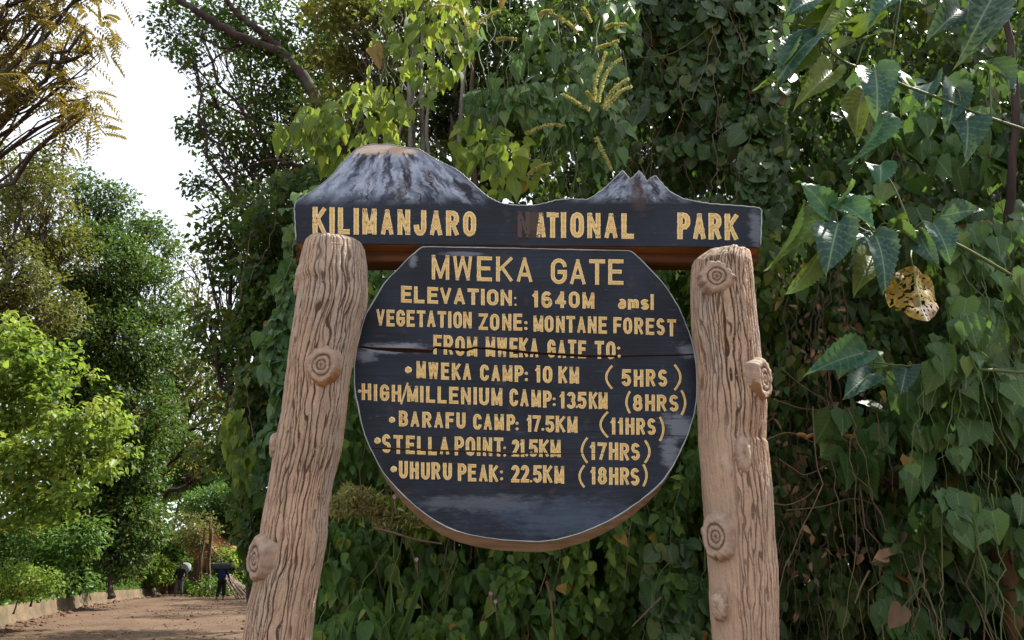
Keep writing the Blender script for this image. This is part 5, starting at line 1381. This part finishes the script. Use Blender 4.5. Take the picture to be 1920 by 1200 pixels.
shrub = thing("broadleaf_shrub", (3.6, 4.3, 0), "shrub with very large toothed leaves reaching in at the upper right", "shrub")
so = np.array(shrub.location)
fm, sm = MB(), MB()
stem_pts = [[(1970, 260, .1), (1800, 200, .1), (1600, 122, 0), (1530, 70, 0), (1500, 30, 0)], [(1970, 560, .3), (1800, 460, .1), (1730, 440, -.05), (1640, 440, -.1), (1580, 400, -.15), (1550, 380, -.2)], [(1970, 700, .3), (1760, 690, .3), (1640, 680, .25)]]
hubs = []
for pts in stem_pts:
    ln = smooth_path([at(p[0], p[1], 4.0 + p[2]) for p in pts], 50); hubs.append(ln)
    ln[1:-1] += np.cumsum(np.random.default_rng(len(hubs)).normal(0, .0025, (48, 3)), 0) * np.sin(np.linspace(0, np.pi, 48))[:, None]
    tube(sm, ln, np.linspace(.011, .005, 50), 8)
b0 = at(1970, 560, 4.3); tube(sm, wander([b0[0] + .2, 4.5, 0], b0, 12, .1, np.random.default_rng(2)), np.linspace(.05, .02, 12), 8)
allh = np.concatenate(hubs)
rg = np.random.default_rng(12)
for k, (a, b, w, tint, lean, Y) in enumerate(big):
    A, B = at(a[0], a[1], Y + .02), at(b[0], b[1], Y - .10)
    d = B - A; Ln = np.linalg.norm(d) * 1.08; wd = w / ppm(a[0], a[1], Y) * .98
    nrm = np.array([rg.normal(0, .25) + .2 * np.sign(d[0]), -1.0, .35 * lean + .15])
    if w < 48 and Ln > .2: nrm = nrm + np.array([1.1 * (1 if k % 2 else -1), .25, 0]); wd *= 1.25
    add_leaves(fm, A[None], unit(d)[None], unit(nrm)[None], Ln, wd, TB[k % 4], tint)
    h = allh[np.argmin(np.linalg.norm(allh - A, axis=1))]
    if np.linalg.norm(h - A) < .8: tube(sm, smooth_path([h, (h + A) / 2 + [0, -.02, .03], A], 8), np.linspace(.006, .004, 8), 6)
fm.build("leaves", G_BIG, shrub, True, so, uv=True)
sm.build("stem", STEM, shrub, True, so)
# the insect eaten yellow leaf: holes cut in a broad blade
mb = MB(); A = at(1712, 500, 3.8); B = at(1718, 618, 3.72)
tv, tf, tuv = T_big(60, 9, .03, .10, .12)
n = 130; ys = np.linspace(0, 1, n); cols = 91
prof = np.interp(ys, [0, .08, .25, .5, .7, .85, 1], [.15, .36, .5, .5, .40, .25, .02])
u = np.linspace(-1, 1, cols)
Xg = prof[:, None] * u[None] * (1 + .05 * noise3(ys * 14, 0, 0, 3))[:, None]; Yg = np.broadcast_to(ys[:, None], Xg.shape)
Zg = .22 * np.abs(Xg) - .24 * Yg ** 2 + .07 * noise3(Xg * 4, Yg * 4, 0, 5)
v = np.stack([Xg, Yg, Zg], -1).reshape(-1, 3)
i, j = np.meshgrid(np.arange(n - 1), np.arange(cols - 1), indexing='ij')
q = np.stack([i * cols + j, i * cols + j + 1, (i + 1) * cols + j + 1, (i + 1) * cols + j], -1).reshape(-1, 4)
cc = v[q].mean(1)
hole = (fbm(cc[:, 0] * 24, cc[:, 1] * 24, 0, 44, 2) + .35 * noise3(cc[:, 0] * 3, cc[:, 1] * 3, 0, 4) > .34) & (np.abs(cc[:, 0]) > .015) & (((cc[:, 1] * 7.5 - np.abs(cc[:, 0]) * 4) % 1) > .16)
q = q[~hole]; cc = cc[~hole]
tt = np.where((cc[:, 1] > .62) & (cc[:, 0] > -.05), 1.0, np.clip(.3 + .3 * noise3(cc[:, 0] * 8, cc[:, 1] * 8, 0, 3), 0, .6))
d = B - A; X = np.array([1.0, .15, .05]); Ln = np.linalg.norm(d); D = d / Ln; N_ = np.cross(X, D); N_ /= np.linalg.norm(N_)
wd = 112 / ppm(1712, 560, 3.75)
mb.add(A + v[:, :1] * wd * X + v[:, 1:2] * Ln * D + v[:, 2:] * Ln * N_, [q], tt, np.stack([v[:, 0] + .5, v[:, 1]], -1))
o = mb.build("withered_leaf", G_YELL, shrub, True, so, uv=True); o["label"] = "yellow insect eaten leaf with brown tip"
mb = MB(); tube(mb, smooth_path([at(1709, 470, 3.85), at(1708, 485, 3.8), A + [0, 0, -.01]], 8), .005, 6); mb.build("stalk", STEM, shrub, True, so)

# single dead or coloured leaves that stand out
def lone(px, py, tip, w, Y, mat, label, T, tint=.5, name="dead_leaf", nrm=(0, -1, .3)):
    A, B = at(px, py, Y), at(tip[0], tip[1], Y - .04); d = B - A; mb = MB()
    add_leaves(mb, A[None], unit(d)[None], unit(np.array(nrm, float))[None], np.linalg.norm(d), w / ppm(px, py, Y), T, tint)
    tag(mb.build(name, mat, None, True, A, uv=True), label, "leaf")
lone(1660, 1042, (1640, 1048), 26, 4.8, G_DEAD, "small crumpled tan leaf lying on a twig in the thicket", TB[2], 1.0)
lone(1678, 1035, (1636, 1052), 22, 4.82, G_DEAD, "larger crumpled tan leaf caught on a twig in the thicket", TB[0], 1.0, nrm=(.2, -.7, .7))
lone(1690, 1138, (1668, 1180), 40, 4.75, G_DEAD, "large brown withered leaf in the lower right corner", TB[3], .6)
lone(1692, 998, (1690, 1022), 14, 4.8, G_DEAD, "small reddish dead leaf above the crumpled tan leaf", TB[1], .3)
lone(1787, 926, (1786, 944), 14, 4.6, G_DEAD, "small tan dead leaf among the broad vine leaves", TB[1], .8)
lone(1050, 1098, (1060, 1116), 20, 5.3, G_YELL, "bright yellow leaf in the bush under the round board", TB[0], .2, "yellow_leaf")
lone(1110, 1055, (1108, 1080), 18, 5.3, G_LIT, "bright yellow green curled leaf under the right of the board", TB[2], .9, "yellow_leaf")
lone(945, -5, (938, 20), 18, 4.95, G_YELL, "orange leaf at the top edge among the flowering vine", TB[0], .6, "yellow_leaf")
lone(1705, 682, (1707, 702), 9, 4.6, G_YELL, "narrow yellow leaf among the heart leaves", TB[0], .4, "yellow_leaf")
lone(1652, 735, (1660, 755), 12, 4.7, G_YELL, "small yellow leaf hanging above the thicket", TB[2], .4, "yellow_leaf")
lone(700, 90, (712, 132), 30, 5.1, G_YELL, "brownish yellow leaf among the light green vine over the peak", TB[1], .75, "yellow_leaf")
# small pink flowers
PINK = leaf_mat("pink petal", [(0, (.62, .30, .50)), (1, (.75, .45, .62))], (.7, .4, .55), .4, .5, warm=(1, 1, 1))
for k, (px, py, Y) in enumerate([(739, 932, 5.3), (781, 1049, 5.3), (920, 1113, 5.35), (929, 1128, 5.3)]):
    rg = np.random.default_rng(500 + k); c = at(px, py, Y); mb = MB(); m = 6; a = np.arange(m) / m * 6.28
    add_leaves(mb, np.repeat(c[None], m, 0), np.stack([np.cos(a), -.5 + 0 * a, np.sin(a)], -1), np.repeat([[0, -1, .2]], m, 0), .017, .014, TM, rg.random(m))
    tube(mb, [c, c + [0, .03, -.03], c + [.01, .06, -.12]], .002, 4, 0)
    tag(mb.build("pink_flower", PINK, None, False, c, uv=True), ["small pink flower beside the lower left rim of the round board", "small pink flower hanging in the creeper below the ledge", "upper of two pink flowers in the hedge below the board", "lower of two pink flowers in the hedge below the board"][k], "flower", "small pink flowers")

# ---------------------------------------------------------------- orange hut, plank ramp
CLAY = plain("orange clay", (.30, .105, .045), .8, .2, .2, 3)
ROOF = plain("orange roof sheet", (.30, .095, .04), .6, .3, .2, 3)
PLANK = raw_wood("pale ramp plank", (.26, .20, .14), (.18, .13, .085))
def box(mb, lo, hi, mat=0, M=None):
    lo, hi = np.array(lo, float), np.array(hi, float)
    v = np.array([[lo[0] if not i & 1 else hi[0], lo[1] if not i & 2 else hi[1], lo[2] if not i & 4 else hi[2]] for i in range(8)])
    if M is not None: v = v @ np.array(M.to_3x3()).T + np.array(M.translation)
    mb.add(v, [np.array([(0, 2, 3, 1), (4, 5, 7, 6), (0, 1, 5, 4), (2, 6, 7, 3), (0, 4, 6, 2), (1, 3, 7, 5)])], mat=mat)
hb = at(350, 1110, 46.5); hb[2] = 0
hut = thing("hut", hb, "orange walled hut half hidden by leaves at the end of the road", "hut")
wd, ht = 1.7, 2.1
mb = MB(); box(mb, hb + [-wd, 0, 0], hb + [wd, .2, ht]); box(mb, hb + [-wd, 3.8, 0], hb + [wd, 4, ht]); box(mb, hb + [-wd, .203, 0], hb + [-wd + .2, 3.797, ht]); box(mb, hb + [wd - .2, .203, 0], hb + [wd, 3.797, ht])
g_ = np.array([hb + [-wd, .05, ht], hb + [wd, .05, ht], hb + [0, .05, ht + 1.7]]); mb.add(np.concatenate([g_, g_ + [0, .15, 0]]), [np.array([(0, 1, 2), (3, 5, 4)])])
mb.build("wall", CLAY, hut, False, hb)
mb = MB()
for s in (-1, 1):
    p = np.array([hb + [s * (wd + .5), -.5, ht - .33], hb + [s * .02, -.5, ht + 1.72], hb + [s * .02, 4.5, ht + 1.72], hb + [s * (wd + .5), 4.5, ht - .33]])
    v = np.concatenate([p, p + [0, 0, .08]])
    mb.add(v, [np.array([(0, 1, 2, 3), (7, 6, 5, 4), (0, 4, 5, 1), (1, 5, 6, 2), (2, 6, 7, 3), (3, 7, 4, 0)])])
mb.build("roof", ROOF, hut, False, hb)
mb = MB(); box(mb, hb + [-.45, -.04, .02], hb + [.45, -.005, 1.95]); mb.build("door", BARK, hut, False, hb)
rp = at(425, 1117, 40.0); rp[2] = 0
ramp = thing("plank_ramp", rp, "pile of pale sloping planks behind the porter in blue", "planks")
for k in range(5):
    a = rp + np.array([-.55 + .12 * k, .10 * k, 1.55 - .12 * k]); b = rp + np.array([.75 + .22 * k, -.5 + .14 * k, .06])
    d = b - a; L_ = np.linalg.norm(d); z_ = d / L_; x_ = np.array([.25, 1, 0.1]); x_ -= z_ * (x_ @ z_); x_ /= np.linalg.norm(x_); y_ = np.cross(z_, x_)
    M = Matrix(((x_[0], y_[0], z_[0], a[0]), (x_[1], y_[1], z_[1], a[1]), (x_[2], y_[2], z_[2], a[2]), (0, 0, 0, 1)))
    mb = MB(); box(mb, (-.11, -.025, 0), (.11, .025, L_), 0, M); mb.build("plank", PLANK, ramp, False, rp)

# ---------------------------------------------------------------- the two porters
SKIN = plain("dark skin", (.055, .032, .022), .6, .3, .1)
CLOTH = {k: plain(k, c, .9, .1, .15, 30) for k, c in {"black cloth": (.012, .012, .014), "grey cloth": (.07, .068, .06), "navy cloth": (.012, .016, .05), "dark trousers": (.012, .012, .016), "pale sack": (.20, .215, .20), "dark bundle": (.045, .052, .055), "red shoes": (.16, .035, .02), "dark shoes": (.02, .018, .016), "black hair": (.008, .007, .006)}.items()}
def skin_mesh(name, verts, edges, radii, mat, parent, root=0, lv=2):
    me = bpy.data.meshes.new(name); me.from_pydata([tuple(v) for v in verts], edges, [])
    ob = bpy.data.objects.new(name, me); COL.objects.link(ob); ob.parent = parent
    md = ob.modifiers.new("Skin", 'SKIN')
    if not me.skin_vertices: me.skin_vertices.new(name="")
    sv = me.skin_vertices[0].data
    for k, r in enumerate(radii):
        sv[k].radius = r if isinstance(r, tuple) else (r, r); sv[k].use_root = (k == root)
    s = ob.modifiers.new("Smooth", 'SUBSURF'); s.levels = lv; s.render_levels = lv
    me.materials.append(mat)
    for p in me.polygons: p.use_smooth = True
    md.use_smooth_shade = True
    return ob
def person(loc, rot, label, arms, top, bottom, shoes, stride=.16):
    """walking away (facing +Y before the turn); arms: for each side elbow and wrist"""
    root = thing("person", loc, label, "person"); root.rotation_euler = (0, 0, rot)
    V = [(0, 0, .95), (0, .01, 1.15), (0, .02, 1.36), (0, .03, 1.47), (0, .04, 1.54), (0, .05, 1.63), (0, .05, 1.70)]
    E = [(k, k + 1) for k in range(6)]; Rr = [(.15, .11), (.135, .10), (.165, .11), (.06, .06), (.055, .055), (.078, .095), (.06, .075)]
    legs = []
    for s in (-1, 1):
        b = len(V); f = stride * s
        V += [(s * .10, 0, .88), (s * .11, f * .6 + .05, .50), (s * .10, f - (.10 if s < 0 else 0), .10), (s * .105, f + .14 - (.1 if s < 0 else 0), .04)]
        E += [(0, b), (b, b + 1), (b + 1, b + 2), (b + 2, b + 3)]; Rr += [.085, .055, .04, .035]; legs.append(b)
        b = len(V); el, wr = arms[0 if s < 0 else 1]
        w = np.array(wr); d = unit(w - np.array(el))
        V += [(s * .20, .02, 1.42), el, wr, tuple(w + d * .07)]
        E += [(2, b), (b, b + 1), (b + 1, b + 2), (b + 2, b + 3)]; Rr += [.058, .042, .030, .034]
        side = unit(np.cross(d, [0.2, 1, 0.1]))
        for q in range(4):
            c = len(V); p0 = w + d * .09 + side * (.027 - .018 * q)
            V += [tuple(p0), tuple(p0 + d * (.055 + .012 * (q in (1, 2))) - [0, 0, .008])]; E += [(b + 3, c), (c, c + 1)]; Rr += [.009, .008]
        c = len(V); V += [tuple(w + d * .05 + side * .045), tuple(w + d * .09 + side * .06)]; E += [(b + 3, c), (c, c + 1)]; Rr += [.010, .008]
    # nose and ears
    n0 = len(V); V += [(0, .15, 1.62)]; E += [(5, n0)]; Rr += [.014]
    body = skin_mesh("body", V, E, Rr, SKIN, root)
    for s_ in (-1, 1):
        mb = MB(); stones(mb, np.array([[s_ * .032, .135, 1.65]]), np.array([.011]), np.random.default_rng(1)); mb.build("eye", CLOTH["pale sack"], body)
        mb = MB(); tube(mb, [(s_ * .080, .045, 1.60), (s_ * .090, .045, 1.63), (s_ * .082, .04, 1.66)], .014, 6); mb.build("ear", SKIN, body, True)
    mb = MB(); tube(mb, [(-.03, .132, 1.575), (0, .142, 1.572), (.03, .132, 1.575)], .006, 6); mb.build("mouth", CLOTH["red shoes"], body, True)
    # clothes are slightly larger shells round the same joints
    a0, a1 = arms
    tv = [(0, 0, .86), (0, .01, 1.15), (0, .02, 1.38), (0, .03, 1.46)]; te = [(0, 1), (1, 2), (2, 3)]; tr = [(.185, .14), (.165, .125), (.19, .13), (.08, .08)]
    for s, (el, wr) in zip((-1, 1), arms):
        b = len(tv); m = tuple(np.array(el) * .4 + np.array(wr) * .6); tv += [(s * .20, .02, 1.42), el, m]; te += [(2, b), (b, b + 1), (b + 1, b + 2)]; tr += [.078, .058, .05]
    skin_mesh("jacket", tv, te, tr, CLOTH[top], root)
    bv = [(0, 0, .98)]; be = []; br = [(.165, .125)]
    for s, b in zip((-1, 1), legs):
        c = len(bv); h, k, f = V[b], V[b + 1], V[b + 2]; m = tuple(np.array(k) * .2 + np.array(f) * .8)
        bv += [h, k, m]; be += [(0, c), (c, c + 1), (c + 1, c + 2)]; br += [.12, .095, .08]
    skin_mesh("trousers", bv, be, br, CLOTH[bottom], root)
    for s, b in zip((-1, 1), legs):
        f = np.array(V[b + 2]); t = np.array(V[b + 3])
        skin_mesh("shoe", [tuple(f + [0, -.04, -.035]), tuple(f + [0, .05, -.045]), tuple(t + [0, .03, 0])], [(0, 1), (1, 2)], [(.05, .045), (.05, .045), (.045, .03)], CLOTH[shoes], root, 0, 1)
    skin_mesh("hair", [(0, .02, 1.62), (0, .035, 1.72), (0, .08, 1.76)], [(0, 1), (1, 2)], [(.082, .085), (.085, .09), (.06, .06)], CLOTH["black hair"], root)
    return root
p1 = ground(333, 1121.5); p2 = ground(412, 1126.5)
pa = person(p1, R(172), "porter in a dark jacket and grey trousers with a pale sack on the back", [((-.34, .0, 1.17), (-.34, .12, .95)), ((.33, -.03, 1.17), (.34, .06, .94))], "black cloth", "grey cloth", "dark shoes", .1)
person(p2, R(-6), "porter in a navy top and dark trousers with a long dark bundle across the shoulders", [((-.42, .06, 1.42), (-.55, .04, 1.62)), ((.30, -.05, 1.18), (.37, .05, .93))], "navy cloth", "dark trousers", "red shoes", .09)
def lump(name, c, r, mat, label, cat, seed, rot=0.0, tie=False):
    th, ph = np.meshgrid(np.linspace(0, np.pi, 28), np.linspace(0, 2 * np.pi, 40, endpoint=False), indexing='ij')
    e = lambda v, p: np.sign(v) * np.abs(v) ** p
    x = e(np.sin(th), .8) * e(np.cos(ph), .8); y = e(np.sin(th), .8) * e(np.sin(ph), .8); z = e(np.cos(th), .8)
    k = 1 + .09 * fbm(x * 2.4, y * 2.4, z * 2.4, seed) + .03 * noise3(x * 9, y * 9, z * 9, seed)
    V = np.stack([x * r[0] * k, y * r[1] * k, z * r[2] * k], -1)
    cr, sr = math.cos(rot), math.sin(rot)
    V = np.stack([V[..., 0] * cr - V[..., 2] * sr, V[..., 1], V[..., 0] * sr + V[..., 2] * cr], -1)
    mb = MB(); i, j = np.meshgrid(np.arange(27), np.arange(40), indexing='ij')
    mb.add(V + c, [np.stack([i * 40 + j, (i + 1) * 40 + j, (i + 1) * 40 + (j + 1) % 40, i * 40 + (j + 1) % 40], -1).reshape(-1, 4)])
    return tag(mb.build(name, mat, None, True, c), label, cat)
lump("sack", p1 + np.array([.05, .27, 1.50]), (.31, .20, .27), CLOTH["pale sack"], "pale bulging sack on the back of the porter in grey trousers", "sack", 3, .1)
lump("bundle", p2 + np.array([-.02, -.10, 1.60]), (.54, .16, .17), CLOTH["dark bundle"], "long dark bundle lying across the shoulders of the porter in navy", "bundle", 7, .02)
lump("backpack", p2 + np.array([0, -.18, 1.20]), (.18, .11, .25), CLOTH["navy cloth"], "navy backpack on the back of the porter under the dark bundle", "backpack", 9)
